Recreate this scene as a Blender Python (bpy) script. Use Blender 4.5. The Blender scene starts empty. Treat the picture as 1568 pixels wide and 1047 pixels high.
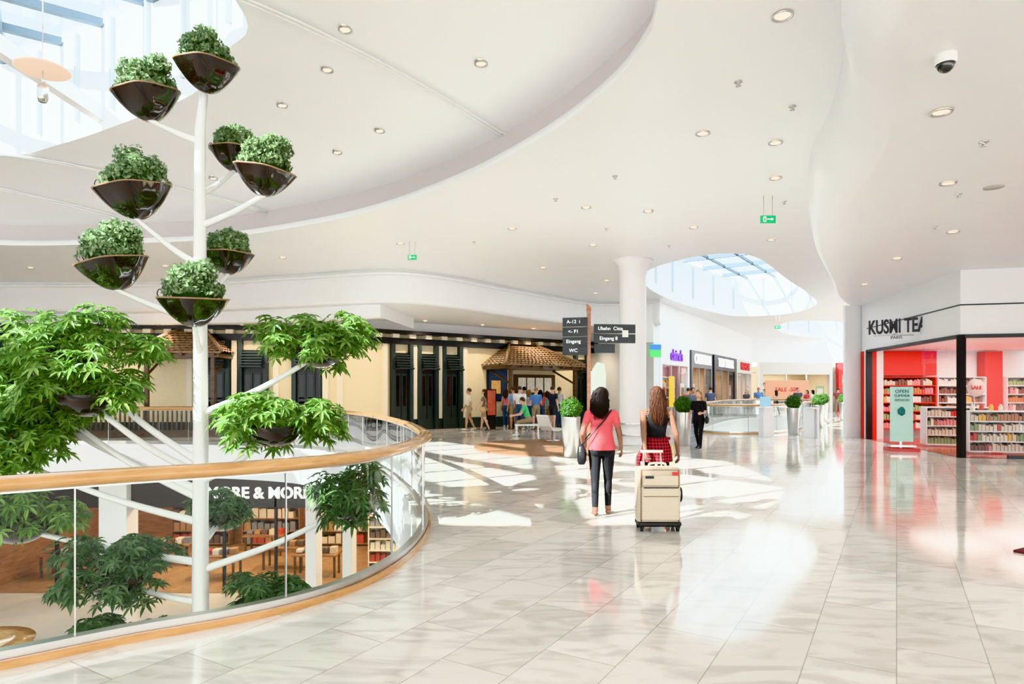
import bpy, math, random
import numpy as np
from mathutils import Vector, Matrix, kdtree
from mathutils.geometry import tessellate_polygon
random.seed(7); rng=np.random.default_rng(7)
sc=bpy.context.scene
COL=sc.collection
pi=math.pi

# ---------------------------------------------------------------- materials
def nodes(name):
    m=bpy.data.materials.new(name); m.use_nodes=True
    nt=m.node_tree; return m,nt,nt.nodes['Principled BSDF']
_M={}
def pm(name,col,rough=.5,metal=0,emit=0,noise=.06,scale=6,bump=0,spec=.5,coat=0,ecol=None):
    if name in _M: return _M[name]
    m,nt,b=nodes(name)
    tc=nt.nodes.new('ShaderNodeTexCoord'); nz=nt.nodes.new('ShaderNodeTexNoise')
    nz.inputs['Scale'].default_value=scale; nz.inputs['Detail'].default_value=3
    nt.links.new(tc.outputs['Object'],nz.inputs['Vector'])
    mx=nt.nodes.new('ShaderNodeMix'); mx.data_type='RGBA'
    mx.inputs[6].default_value=(*[c*(1-noise) for c in col],1)
    mx.inputs[7].default_value=(*[min(1,c*(1+noise)) for c in col],1)
    nt.links.new(nz.outputs['Fac'],mx.inputs[0]); nt.links.new(mx.outputs[2],b.inputs['Base Color'])
    b.inputs['Roughness'].default_value=rough; b.inputs['Metallic'].default_value=metal
    b.inputs['Specular IOR Level'].default_value=spec
    b.inputs['Coat Weight'].default_value=coat
    if emit>0:
        b.inputs['Emission Color'].default_value=(*(ecol or col),1); b.inputs['Emission Strength'].default_value=emit
    if bump>0:
        bp=nt.nodes.new('ShaderNodeBump'); bp.inputs['Strength'].default_value=bump; bp.inputs['Distance'].default_value=.02
        nt.links.new(nz.outputs['Fac'],bp.inputs['Height']); nt.links.new(bp.outputs[0],b.inputs['Normal'])
    _M[name]=m; return m
def glass(name,tint=(.93,.97,.95),refl=1.0):
    if name in _M: return _M[name]
    m=bpy.data.materials.new(name); m.use_nodes=True; nt=m.node_tree; nt.nodes.clear()
    o=nt.nodes.new('ShaderNodeOutputMaterial'); t=nt.nodes.new('ShaderNodeBsdfTransparent'); g=nt.nodes.new('ShaderNodeBsdfGlossy')
    t.inputs[0].default_value=(*tint,1); g.inputs['Roughness'].default_value=.01
    f=nt.nodes.new('ShaderNodeFresnel'); f.inputs[0].default_value=1.45
    mu=nt.nodes.new('ShaderNodeMath'); mu.operation='MULTIPLY'; mu.inputs[1].default_value=refl
    mx=nt.nodes.new('ShaderNodeMixShader')
    nt.links.new(f.outputs[0],mu.inputs[0]); nt.links.new(mu.outputs[0],mx.inputs[0]); nt.links.new(t.outputs[0],mx.inputs[1]); nt.links.new(g.outputs[0],mx.inputs[2]); nt.links.new(mx.outputs[0],o.inputs[0])
    _M[name]=m; return m
def marble():
    m,nt,b=nodes('marble_tiles'); N=nt.nodes.new; L=nt.links.new
    tc=N('ShaderNodeTexCoord'); mp=N('ShaderNodeMapping'); mp.inputs['Rotation'].default_value=(0,0,math.radians(-59))
    L(tc.outputs['Object'],mp.inputs[0])
    br=N('ShaderNodeTexBrick'); br.inputs['Scale'].default_value=1; br.inputs['Brick Width'].default_value=1.2; br.inputs['Row Height'].default_value=.48
    br.offset=.37
    br.inputs['Mortar Size'].default_value=.004; br.inputs['Mortar Smooth'].default_value=.1; br.inputs['Bias'].default_value=.1
    br.inputs['Color1'].default_value=(.86,.83,.785,1); br.inputs['Color2'].default_value=(.70,.66,.605,1); br.inputs['Mortar'].default_value=(.50,.46,.41,1)
    L(mp.outputs[0],br.inputs[0])
    nz=N('ShaderNodeTexNoise'); nz.inputs['Scale'].default_value=1.1; nz.inputs['Detail'].default_value=9; nz.inputs['Distortion'].default_value=2.2
    br2=N('ShaderNodeTexBrick'); br2.offset=.37; br2.inputs['Scale'].default_value=1; br2.inputs['Brick Width'].default_value=1.2; br2.inputs['Row Height'].default_value=.48; br2.inputs['Mortar Size'].default_value=0
    br2.inputs['Color1'].default_value=(0,0,0,1); br2.inputs['Color2'].default_value=(9,5,7,1); L(mp.outputs[0],br2.inputs[0])
    mp2=N('ShaderNodeMapping'); mp2.inputs['Scale'].default_value=(1,3,1); mp2.inputs['Rotation'].default_value=(0,0,.7)
    ad=N('ShaderNodeVectorMath'); ad.operation='ADD'
    L(tc.outputs['Object'],mp2.inputs[0]); L(mp2.outputs[0],ad.inputs[0]); L(br2.outputs['Color'],ad.inputs[1]); L(ad.outputs[0],nz.inputs['Vector'])
    cr=N('ShaderNodeValToRGB'); cr.color_ramp.elements[0].position=.36; cr.color_ramp.elements[0].color=(.72,.70,.68,1); cr.color_ramp.elements[1].position=.53; cr.color_ramp.elements[1].color=(1,1,1,1)
    L(nz.outputs['Fac'],cr.inputs[0])
    mu=N('ShaderNodeMix'); mu.data_type='RGBA'; mu.blend_type='MULTIPLY'; mu.inputs[0].default_value=.7
    L(br.outputs['Color'],mu.inputs[6]); L(cr.outputs[0],mu.inputs[7]); L(mu.outputs[2],b.inputs['Base Color'])
    b.inputs['Roughness'].default_value=.085; b.inputs['Specular IOR Level'].default_value=.6
    return m
def plaid():
    m,nt,b=nodes('plaid_cloth'); N=nt.nodes.new; L=nt.links.new
    tc=N('ShaderNodeTexCoord')
    out=[]
    for d,sc_ in (('X',16),('Z',16)):
        w=N('ShaderNodeTexWave'); w.bands_direction=d; w.inputs['Scale'].default_value=sc_/2; L(tc.outputs['Object'],w.inputs[0])
        g=N('ShaderNodeMath'); g.operation='GREATER_THAN'; g.inputs[1].default_value=.5; L(w.outputs['Fac'],g.inputs[0]); out.append(g)
    a=N('ShaderNodeMath'); a.operation='ADD'; L(out[0].outputs[0],a.inputs[0]); L(out[1].outputs[0],a.inputs[1])
    h=N('ShaderNodeMath'); h.operation='MULTIPLY'; h.inputs[1].default_value=.5; L(a.outputs[0],h.inputs[0])
    cr=N('ShaderNodeValToRGB'); cr.color_ramp.elements[0].color=(.55,.02,.02,1); cr.color_ramp.elements[1].color=(.01,.005,.01,1)
    e=cr.color_ramp.elements.new(.5); e.color=(.2,.01,.02,1)
    L(h.outputs[0],cr.inputs[0]); L(cr.outputs[0],b.inputs['Base Color']); b.inputs['Roughness'].default_value=.85
    return m
def weave():
    m,nt,b=nodes('suitcase_weave'); N=nt.nodes.new; L=nt.links.new
    tc=N('ShaderNodeTexCoord'); ck=N('ShaderNodeTexChecker'); ck.inputs['Scale'].default_value=110
    mp=N('ShaderNodeMapping'); mp.inputs['Rotation'].default_value=(0,.4,0)
    ck.inputs['Color1'].default_value=(.74,.66,.53,1); ck.inputs['Color2'].default_value=(.56,.48,.36,1)
    L(tc.outputs['Object'],mp.inputs[0]); L(mp.outputs[0],ck.inputs[0]); L(ck.outputs[0],b.inputs['Base Color']); b.inputs['Roughness'].default_value=.6
    return m
def wood(name,c1,c2,rough=.3,scale=3,dirn=(1,1,6),coat=.3):
    m,nt,b=nodes(name); N=nt.nodes.new; L=nt.links.new
    tc=N('ShaderNodeTexCoord'); mp=N('ShaderNodeMapping'); mp.inputs['Scale'].default_value=dirn
    nz=N('ShaderNodeTexNoise'); nz.inputs['Scale'].default_value=scale; nz.inputs['Detail'].default_value=6; nz.inputs['Distortion'].default_value=.6
    cr=N('ShaderNodeValToRGB'); cr.color_ramp.elements[0].position=.3; cr.color_ramp.elements[0].color=(*c1,1); cr.color_ramp.elements[1].position=.7; cr.color_ramp.elements[1].color=(*c2,1)
    L(tc.outputs['Object'],mp.inputs[0]); L(mp.outputs[0],nz.inputs['Vector']); L(nz.outputs['Fac'],cr.inputs[0]); L(cr.outputs[0],b.inputs['Base Color'])
    b.inputs['Roughness'].default_value=rough; b.inputs['Coat Weight'].default_value=coat
    return m
def leafmat(name,cs,rough=.45):
    m,nt,b=nodes(name); N=nt.nodes.new; L=nt.links.new
    g=N('ShaderNodeNewGeometry'); cr=N('ShaderNodeValToRGB')
    cr.color_ramp.elements[0].color=(*cs[0],1); cr.color_ramp.elements[1].color=(*cs[-1],1)
    for i,c in enumerate(cs[1:-1]):
        e=cr.color_ramp.elements.new((i+1)/(len(cs)-1)); e.color=(*c,1)
    L(g.outputs['Random Per Island'],cr.inputs[0]); L(cr.outputs[0],b.inputs['Base Color'])
    b.inputs['Roughness'].default_value=rough
    tr=N('ShaderNodeBsdfTranslucent'); L(cr.outputs[0],tr.inputs[0]); mx=N('ShaderNodeMixShader'); mx.inputs[0].default_value=.35
    o=nt.nodes['Material Output']; L(b.outputs[0],mx.inputs[1]); L(tr.outputs[0],mx.inputs[2]); L(mx.outputs[0],o.inputs[0])
    return m
WHITE=pm('white_plaster',(.87,.868,.865),.55,noise=.012,scale=1)
WHITE2=pm('satin_white_ceiling',(.89,.888,.885),.38,noise=.012,scale=1)
COVE_SHADE=pm('taupe_cove_shade',(.68,.62,.61),.6,noise=.02)  # cove shadow painted into the colour as a taupe tint
PAINT=pm('white_paint_gloss',(.88,.87,.85),.25,noise=.01)
METAL=pm('brushed_metal',(.62,.61,.59),.28,1,noise=.05)
CHROME=pm('chrome',(.8,.8,.8),.1,1)
BLACK=pm('black_frame',(.012,.012,.014),.35)
DARKG=pm('dark_green_paint',(.03,.045,.045),.4)
CREAM=pm('cream_stucco',(.86,.74,.50),.7,noise=.06,bump=.2,scale=9)
CREAML=pm('pale_stucco',(.88,.80,.64),.7,noise=.05)
GLASS=glass('railing_glass',(.90,.955,.93),.9)
GLASSC=glass('clear_glass',(.96,.98,.98),.5)
SKYG=glass('skylight_glass',(.84,.93,.98),.3)
MARB=marble(); PLAID=plaid(); WEAVE=weave()
OAK=wood('oak_handrail',(.50,.26,.09),(.68,.40,.17),.25,4,(1,1,6),.5)
TILE=pm('clay_roof_tile',(.36,.23,.14),.8,noise=.45,scale=14,bump=.3)
BROWN=wood('dark_brown_wood',(.07,.035,.018),(.15,.08,.04),.5)
SOFTW=wood('warm_shop_wood',(.22,.10,.04),(.36,.18,.085),.4,2)
MAT_=pm('brown_floor_disc',(.30,.17,.09),.35,noise=.08)
RED=pm('red_panel',(.66,.025,.012),.45,noise=.03)
SIGNRED=pm('banner_red',(.75,.04,.04),.5)
EMW=pm('warm_lamp_glow',(1,.85,.62),.5,emit=2.2)
GREENSIGN=pm('exit_sign_green',(.01,.36,.13),.5,emit=.5)
BOWL=pm('black_lacquer_bowl',(.018,.011,.009),.07,coat=1,noise=.4,scale=3)
RIM=pm('tan_bowl_rim',(.35,.22,.12),.5)
SOIL=pm('dark_soil',(.03,.025,.015),.9,bump=.5,scale=40)
LEAF=leafmat('umbrella_leaf',[(.08,.18,.04),(.15,.30,.06),(.33,.50,.13),(.11,.24,.05),(.24,.42,.09)])
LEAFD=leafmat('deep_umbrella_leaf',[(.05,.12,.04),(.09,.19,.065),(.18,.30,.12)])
LEAFS=leafmat('small_grey_leaf',[(.11,.19,.08),(.20,.31,.14),(.40,.49,.28),(.14,.25,.10)])
LEAFT=leafmat('topiary_leaf',[(.035,.10,.015),(.08,.20,.025),(.13,.29,.04)])

# ---------------------------------------------------------------- mesh builder
class MB:
    def __init__(s): s.v=[];s.f=[];s.m=[];s.sm=[];s.mats=[]
    def mi(s,mat):
        if mat not in s.mats: s.mats.append(mat)
        return s.mats.index(mat)
    def add(s,vs,fs,mat,smooth=False):
        o=len(s.v); s.v.extend([tuple(v) for v in vs]); k=s.mi(mat)
        for f in fs: s.f.append(tuple(i+o for i in f)); s.m.append(k); s.sm.append(smooth)
    def box(s,c,d,mat,rz=0):
        x,y,z=[a/2 for a in d]; cs,sn=math.cos(rz),math.sin(rz)
        vs=[]
        for k in (-z,z):
            for i,j in ((-x,-y),(x,-y),(x,y),(-x,y)): vs.append((c[0]+i*cs-j*sn,c[1]+i*sn+j*cs,c[2]+k))
        s.add(vs,[(3,2,1,0),(4,5,6,7),(0,1,5,4),(1,2,6,5),(2,3,7,6),(3,0,4,7)],mat)
    def fbox(s,F,u0,u1,v0,v1,z0,z1,mat):
        vs=[F.p(u,v,z) for z in (z0,z1) for u,v in ((u0,v1),(u1,v1),(u1,v0),(u0,v0))]
        s.add(vs,[(3,2,1,0),(4,5,6,7),(0,1,5,4),(1,2,6,5),(2,3,7,6),(3,0,4,7)],mat)
    def quad(s,a,b,c,d,mat): s.add([a,b,c,d],[(0,1,2,3)],mat)
    def lathe(s,prof,c,mat,seg=28,cap=True,R=None,smooth=True,ripple=0,rk=0,sy=1):
        vs=[]
        for r,z in prof:
            for i in range(seg):
                a=2*pi*i/seg; rr=r*(1+ripple*math.cos(rk*a))
                p=Vector((rr*math.cos(a),rr*math.sin(a)*sy,z))
                if R is not None: p=R@p
                vs.append((c[0]+p.x,c[1]+p.y,c[2]+p.z))
        fs=[(k*seg+i,k*seg+(i+1)%seg,(k+1)*seg+(i+1)%seg,(k+1)*seg+i) for k in range(len(prof)-1) for i in range(seg)]
        if cap:
            fs.append(tuple(range(seg-1,-1,-1))); fs.append(tuple((len(prof)-1)*seg+i for i in range(seg)))
        s.add(vs,fs,mat,smooth)
    def tube(s,pts,rad,mat,seg=10,smooth=True):
        pts=[Vector(p) for p in pts]; n=len(pts)
        if not hasattr(rad,'__len__'): rad=[rad]*n
        vs=[]; up=None
        for k in range(n):
            t=(pts[min(k+1,n-1)]-pts[max(k-1,0)]).normalized()
            if up is None:
                up=t.orthogonal().normalized()
            a=(up-t*up.dot(t)).normalized(); up=a; b=t.cross(a)
            for i in range(seg):
                q=2*pi*i/seg; p=pts[k]+(a*math.cos(q)+b*math.sin(q))*rad[k]; vs.append(p)
        fs=[(k*seg+i,k*seg+(i+1)%seg,(k+1)*seg+(i+1)%seg,(k+1)*seg+i) for k in range(n-1) for i in range(seg)]
        fs.append(tuple(range(seg-1,-1,-1))); fs.append(tuple((n-1)*seg+i for i in range(seg)))
        s.add(vs,fs,mat,smooth)
    def ell(s,c,r,mat,seg=20,rings=12,R=None,smooth=True,jit=0):
        vs=[];fs=[]
        for k in range(rings+1):
            th=pi*k/rings
            for i in range(seg):
                a=2*pi*i/seg; j=1+jit*(random.random()-.5)
                p=Vector((r[0]*math.sin(th)*math.cos(a)*j,r[1]*math.sin(th)*math.sin(a)*j,r[2]*math.cos(th)*j))
                if R is not None: p=R@p
                vs.append((c[0]+p.x,c[1]+p.y,c[2]+p.z))
        for k in range(rings):
            for i in range(seg): fs.append((k*seg+i,(k+1)*seg+i,(k+1)*seg+(i+1)%seg,k*seg+(i+1)%seg))
        s.add(vs,fs,mat,smooth)
    def sweep(s,path,prof,mat,closed=False,smooth=True,side=1):
        n=len(path); vs=[]
        for k in range(n):
            a=path[(k-1)%n] if closed else path[max(k-1,0)]; b=path[(k+1)%n] if closed else path[min(k+1,n-1)]
            dx,dy=b[0]-a[0],b[1]-a[1]; l=math.hypot(dx,dy) or 1; nx,ny=-dy/l*side,dx/l*side
            for o,z in prof: vs.append((path[k][0]+nx*o,path[k][1]+ny*o,z))
        q=len(prof); fs=[]
        for k in range(n if closed else n-1):
            for j in range(q-1):
                fs.append((k*q+j,((k+1)%n)*q+j,((k+1)%n)*q+j+1,k*q+j+1))
        s.add(vs,fs,mat,smooth)
    def build(s,name,parent=None,bevel=0,origin=None,rz=0):
        me=bpy.data.meshes.new(name)
        V=np.array(s.v,dtype=float)
        if origin is None:
            mn,mxx=V.min(0),V.max(0); origin=((mn[0]+mxx[0])/2,(mn[1]+mxx[1])/2,mn[2])
        V=V-np.array(origin)
        me.from_pydata(V.tolist(),[],s.f)
        for m in s.mats: me.materials.append(m)
        me.polygons.foreach_set('material_index',s.m); me.polygons.foreach_set('use_smooth',s.sm); me.update()
        ob=bpy.data.objects.new(name,me); COL.objects.link(ob)
        ob.location=origin
        if parent is not None:
            ob.parent=parent; ob.location=Vector(origin)-parent.location
        if bevel:
            b=ob.modifiers.new('bevel','BEVEL'); b.width=bevel; b.segments=2; b.limit_method='ANGLE'
        return ob
class Fr:
    def __init__(s,a,b):
        s.a=Vector((a[0],a[1],0)); d=Vector((b[0]-a[0],b[1]-a[1],0)); s.len=d.length; s.u=d.normalized(); s.v=Vector((s.u.y,-s.u.x,0)); s.rz=math.atan2(s.u.y,s.u.x)
    def p(s,u,v,z): q=s.a+s.u*u+s.v*v; return (q.x,q.y,z)
def empty(name,loc):
    e=bpy.data.objects.new(name,None); e.location=loc; e.empty_display_size=.2; COL.objects.link(e); return e
def text(body,loc,rz,size,mat,name,parent=None,ext=.01,align='CENTER',bold=0,sx=1):
    c=bpy.data.curves.new(name,'FONT'); c.body=body; c.size=size; c.extrude=ext; c.align_x=align; c.align_y='CENTER'; c.offset=bold
    o=bpy.data.objects.new(name,c); COL.objects.link(o)
    dg=bpy.context.evaluated_depsgraph_get(); dg.update(); me=bpy.data.meshes.new_from_object(o.evaluated_get(dg)); bpy.data.objects.remove(o)
    me.materials.clear(); me.materials.append(mat)
    for v in me.vertices: v.co.x*=sx
    o=bpy.data.objects.new(name,me); COL.objects.link(o)
    o.rotation_euler=(pi/2,0,rz); o.location=loc
    if parent is not None: o.parent=parent; o.location=Vector(loc)-parent.location
    return o
def cr(pts,n=8,closed=False):
    out=[]; N=len(pts)
    for i in range(N if closed else N-1):
        P=[pts[(i+k)%N] if closed else pts[min(max(i+k,0),N-1)] for k in (-1,0,1,2)]
        for j in range(n):
            t=j/n
            out.append(tuple(.5*((2*P[1][d])+(-P[0][d]+P[2][d])*t+(2*P[0][d]-5*P[1][d]+4*P[2][d]-P[3][d])*t*t+(-P[0][d]+3*P[1][d]-3*P[2][d]+P[3][d])*t**3) for d in range(len(P[1]))))
    if not closed: out.append(tuple(pts[-1]))
    return out
def poly(mb,loops,z,mat):
    L=[[Vector((p[0],p[1],0)) for p in l] for l in loops]
    vs=[(p.x,p.y,z) for l in L for p in l]
    mb.add(vs,[tuple(t) for t in tessellate_polygon(L)],mat)
def offs(path,o,side=1,closed=False):
    n=len(path); out=[]
    for k in range(n):
        a=path[(k-1)%n] if closed else path[max(k-1,0)]; b=path[(k+1)%n] if closed else path[min(k+1,n-1)]
        dx,dy=b[0]-a[0],b[1]-a[1]; l=math.hypot(dx,dy) or 1
        out.append((path[k][0]-dy/l*side*o,path[k][1]+dx/l*side*o))
    return out
def polar(loop,c,N):
    A=np.array(loop); a=np.arctan2(A[:,1]-c[1],A[:,0]-c[0]); r=np.hypot(A[:,0]-c[0],A[:,1]-c[1]); o=np.argsort(a); 
    t=np.linspace(-pi,pi,N,endpoint=False); rr=np.interp(t,a[o],r[o],period=2*pi)
    return [(c[0]+R*math.cos(q),c[1]+R*math.sin(q)) for q,R in zip(t,rr)]

# ---------------------------------------------------------------- floor with voids
HC=5.6
VOID=cr([(-3.12,3.9),(-2.59,4.31),(-2.05,4.65),(-1.62,5.05),(-1.32,5.6),(-1.14,6.48),(-1.14,7.69),(-1.4,9.0),(-1.85,10.6),(-2.7,13),(-4.0,15.8),(-6,18.1),(-9,19.3),(-13,19.6),(-18,18),(-21,14),(-22,9),(-19,4),(-14,1.6),(-9,1.4),(-5.5,2.4),(-4.1,3.2)],8,True)
VOID2=cr([(7.6,24.8),(9.2,24.2),(11.3,26),(14.3,31),(17,36),(17.2,39),(15,39.2),(12,35.5),(9.5,30.5),(7.9,27)],6,True)
OUT=[(-30,-12),(34,-12),(34,56),(-30,56)]
mb=MB(); poly(mb,[OUT,VOID,VOID2],0,MARB); mb.build('floor',origin=(0,0,0))
mb=MB(); poly(mb,[OUT,VOID,VOID2],-1.0,WHITE); mb.build('ceiling_lower_level',origin=(0,0,-1))
mb=MB()
for V in (VOID,VOID2):
    mb.sweep(V,[(0,0),(0,-.15),(-.03,-.15),(-.03,-1.0)],WHITE,True,False)
mb.build('trim_slab_edge')
LOW=pm('lower_marble',(.74,.66,.57),.15,noise=.08,scale=2)
mb=MB(); poly(mb,[[(-30,-12),(34,-12),(34,56),(-30,56)]],-5,LOW); mb.build('floor_lower_level',origin=(0,0,-5))

# ---------------------------------------------------------------- ceilings
LIP=cr([(1.48,6.48),(1.51,7.24),(1.31,8.2),(.76,9.46),(0,10.7),(-.96,11.98),(-2.77,13.83),(-4.9,15.3),(-8.06,16.8),(-11,17.26),(-13.9,17.4),(-18,16),(-21.5,12.5),(-23,7),(-22,0),(-18,-5),(-11,-7),(-5,-5.8),(-.8,-2),(1.0,3)],8,True)
CC=(-10.5,5.5)
LIP=polar(LIP,CC,200)   # ccw
SKY=polar(cr([(-3.8,8.8),(-4.5,10.1),(-5.7,11.5),(-7.6,12.7),(-9.8,13.9),(-11.7,14.6),(-15,14.2),(-18,11),(-19,7),(-17.5,2.5),(-13,0),(-8,0.5),(-4.5,4)],8,True),CC,200)
S2=cr([(4.5,21.3),(5.2,19.3),(6.2,18.5),(7.4,19.2),(9.8,22.8),(12,26),(14,29.5),(14.2,33),(12,34),(9.5,31.5),(7,28),(5.2,24.5)],8,True)
S3=cr([(16,37),(19,37),(23,41),(27,46),(26,49),(22,47.5),(18,43)],8,True)
mb=MB(); poly(mb,[[(-30,-12),(34,-12),(34,56),(-30,56)],LIP,S2,S3],HC,WHITE2); 
# rounded lip edge
mb.sweep(LIP,[(0,HC),(.0,HC+.12),(-.1,HC+.16)],WHITE2,True,True)
mb.build('ceiling',origin=(0,0,HC))
mb=MB()
mb.sweep(LIP,[(-.1,HC+.16),(-.22,HC+.3),(-.26,HC+.62)],COVE_SHADE,True,True)
mb.build('trim_cove')
mb=MB()
lo=offs(LIP,-.26,1,True); 
rings=[]
for t in np.linspace(0,1,9):
    z=HC+.62+(7.0-HC-.62)*(1-(1-t)**1.5)
    rings.append([(a[0]*(1-t)+b[0]*t,a[1]*(1-t)+b[1]*t,z) for a,b in zip(lo,SKY)])
vs=[p for r in rings for p in r]; n=200
mb.add(vs,[(k*n+i,k*n+(i+1)%n,(k+1)*n+(i+1)%n,(k+1)*n+i) for k in range(8) for i in range(n)],WHITE2,True)
mb.build('ceiling_atrium_dome')
# skylight wells
SKYGREY=pm('skylight_steel',(.14,.19,.23),.6,.0)
FIN=pm('skylight_fin_grey',(.58,.61,.63),.6)
def skylight(idx,loop,z0,z1,ang,step,opaque=None,closed_to=None,bw=.08,bh=.12):
    mb=MB(); n=len(loop)
    mb.sweep(loop,[(0,z0),(-.0,z1)],WHITE,True,True)
    # fins
    for k in range(0,n,5):
        a=loop[k]; b=loop[(k+1)%n]; t=math.atan2(b[1]-a[1],b[0]-a[0])
        mb.box((a[0],a[1],(z0+.35+z1)/2),(.07,.16,z1-z0-.35),FIN,t)
    A=np.array(loop); c=A.mean(0); R=np.hypot(*(A-c).T).max()+.5
    cs,sn=math.cos(ang),math.sin(ang)
    def inside_len(o,d):  # clip line to loop
        pts=[]
        for i in range(n):
            p=A[i]-c; q=A[(i+1)%n]-c
            fp=(p[0]*-d[1]+p[1]*d[0])-o; fq=(q[0]*-d[1]+q[1]*d[0])-o
            if fp*fq<0:
                t=fp/(fp-fq); r=p+(q-p)*t; pts.append(r[0]*d[0]+r[1]*d[1])
        return (min(pts),max(pts)) if len(pts)>1 else None
    for d,st,w,h in (((cs,sn),step,bw,bh),((-sn,cs),step*1.9,bw*1.8,bh*1.5)):
        o=-R
        while o<R:
            r=inside_len(o,d)
            if r:
                m_=(r[0]+r[1])/2; x=c[0]+d[0]*m_-d[1]*o; y=c[1]+d[1]*m_+d[0]*o
                mb.box((x,y,z1),(r[1]-r[0],w,h),SKYGREY,math.atan2(d[1],d[0]))
            o+=st
    poly(mb,[loop],z1+.12,SKYG)
    mb.build('window_skylight_%d'%idx)
skylight(1,SKY,7.0,9.2,math.radians(35),1.35,bw=.13,bh=.16)
skylight(2,S2,HC,7.6,math.radians(55),1.3)
skylight(3,S3,HC,7.6,math.radians(50),1.5)
mb=MB()
mb.box((-8.5,7,7.35),(.2,13.6,.3),WHITE); mb.box((-12.5,7.5,7.35),(.2,14,.3),WHITE)
mb.build('trim_skylight_beams')

# right-hand lower ceiling
RC=cr([(2.75,-12),(2.65,0),(2.71,4.84),(3.62,6.9),(4.4,8.8),(5.15,11.1),(6.9,14.6),(9.2,18.5),(11.0,21.6),(12.6,23.4),(16,24.2),(24,24.4)],10)
mb=MB()
mb.sweep(RC,[(0,HC),(0,5.1),(.03,4.9),(.1,4.75),(.2,4.66),(.34,4.61),(.5,4.6)],WHITE2,False,True,-1)
inn=offs(RC,.5,-1)
poly(mb,[inn+[(24,-12)]],4.6,WHITE2)
mb.build('ceiling_shop_side')

# ---------------------------------------------------------------- villa style shop facade (far left/centre)
A=(-26,23.3);B=(-7,24.8);C=(4.2,32.9);D=(6.2,28.0);E=(18,48);E2=(33,50)
F1=Fr(A,B);F2=Fr(B,C);F3=Fr(C,D);F4=Fr(D,E);F5=Fr(E,E2)
mb=MB()
for F in (F1,F2): mb.fbox(F,0,F.len,-.3,0,0,4.1,CREAM)
mb.build('wall_villa')
mb=MB()
for F in (F1,F2):
    mb.fbox(F,0,F.len,0,.1,0,.45,DARKG)
    mb.fbox(F,0,F.len,0,.22,3.55,3.8,BLACK)
    mb.fbox(F,0,F.len,0,.45,3.95,4.1,BLACK)
    u=.2
    while u<F.len-.3:
        mb.fbox(F,u,u+.28,.0,.34,3.8,3.95,CREAML); u+=.75
mb.build('trim_villa_cornice')
def bay(mb,F,u0,w):
    # pilasters + dark door with raised awning shutter
    mb.fbox(F,u0,u0+.16,0,.22,0,3.55,DARKG); mb.fbox(F,u0+w-.16,u0+w,0,.22,0,3.55,DARKG)
    mb.fbox(F,u0+.16,u0+w-.16,0,.06,.1,3.2,BLACK)
    for k in (0,1):
        a=u0+.2+k*(w-.4)/2; b=a+(w-.4)/2-.04
        mb.fbox(F,a,b,.06,.09,.15,2.35,DARKG)
        mb.fbox(F,a+.06,b-.06,.09,.1,1.0,2.25,glass('shop_dark_glass',(.2,.25,.28),1))
    # louvered awning
    for k in range(6):
        t=k/5; v=.12+.4*t; z=3.1-.55*t
        mb.fbox(F,u0+.14,u0+w-.14,v-.03,v+.08,z-.03,z+.03,DARKG)
    mb.fbox(F,u0+.14,u0+.18,.08,.55,2.5,2.56,DARKG); mb.fbox(F,u0+w-.18,u0+w-.14,.08,.55,2.5,2.56,DARKG)
mb=MB()
for u in (2.45,3.65,4.85): bay(mb,F2,u,.98)
for u in (12.4,): bay(mb,F2,u,.95)
mb.build('door_villa_right')
mb=MB()
for u in (1,3,5,7,9,14.2,15.6,17.6): bay(mb,F1,u,1.1)
mb.build('door_villa_left')
mb=MB()
for F,us in ((F2,(3.44,4.64,5.9,.2,2.1)),(F1,(13.7,15.35,16.9,18.75,2.2,4.2,6.2,8.2))):
    for u in us: mb.fbox(F,u,u+.2,0,.14,.45,3.55,CREAML)
mb.build('trim_villa_pilasters')
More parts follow.
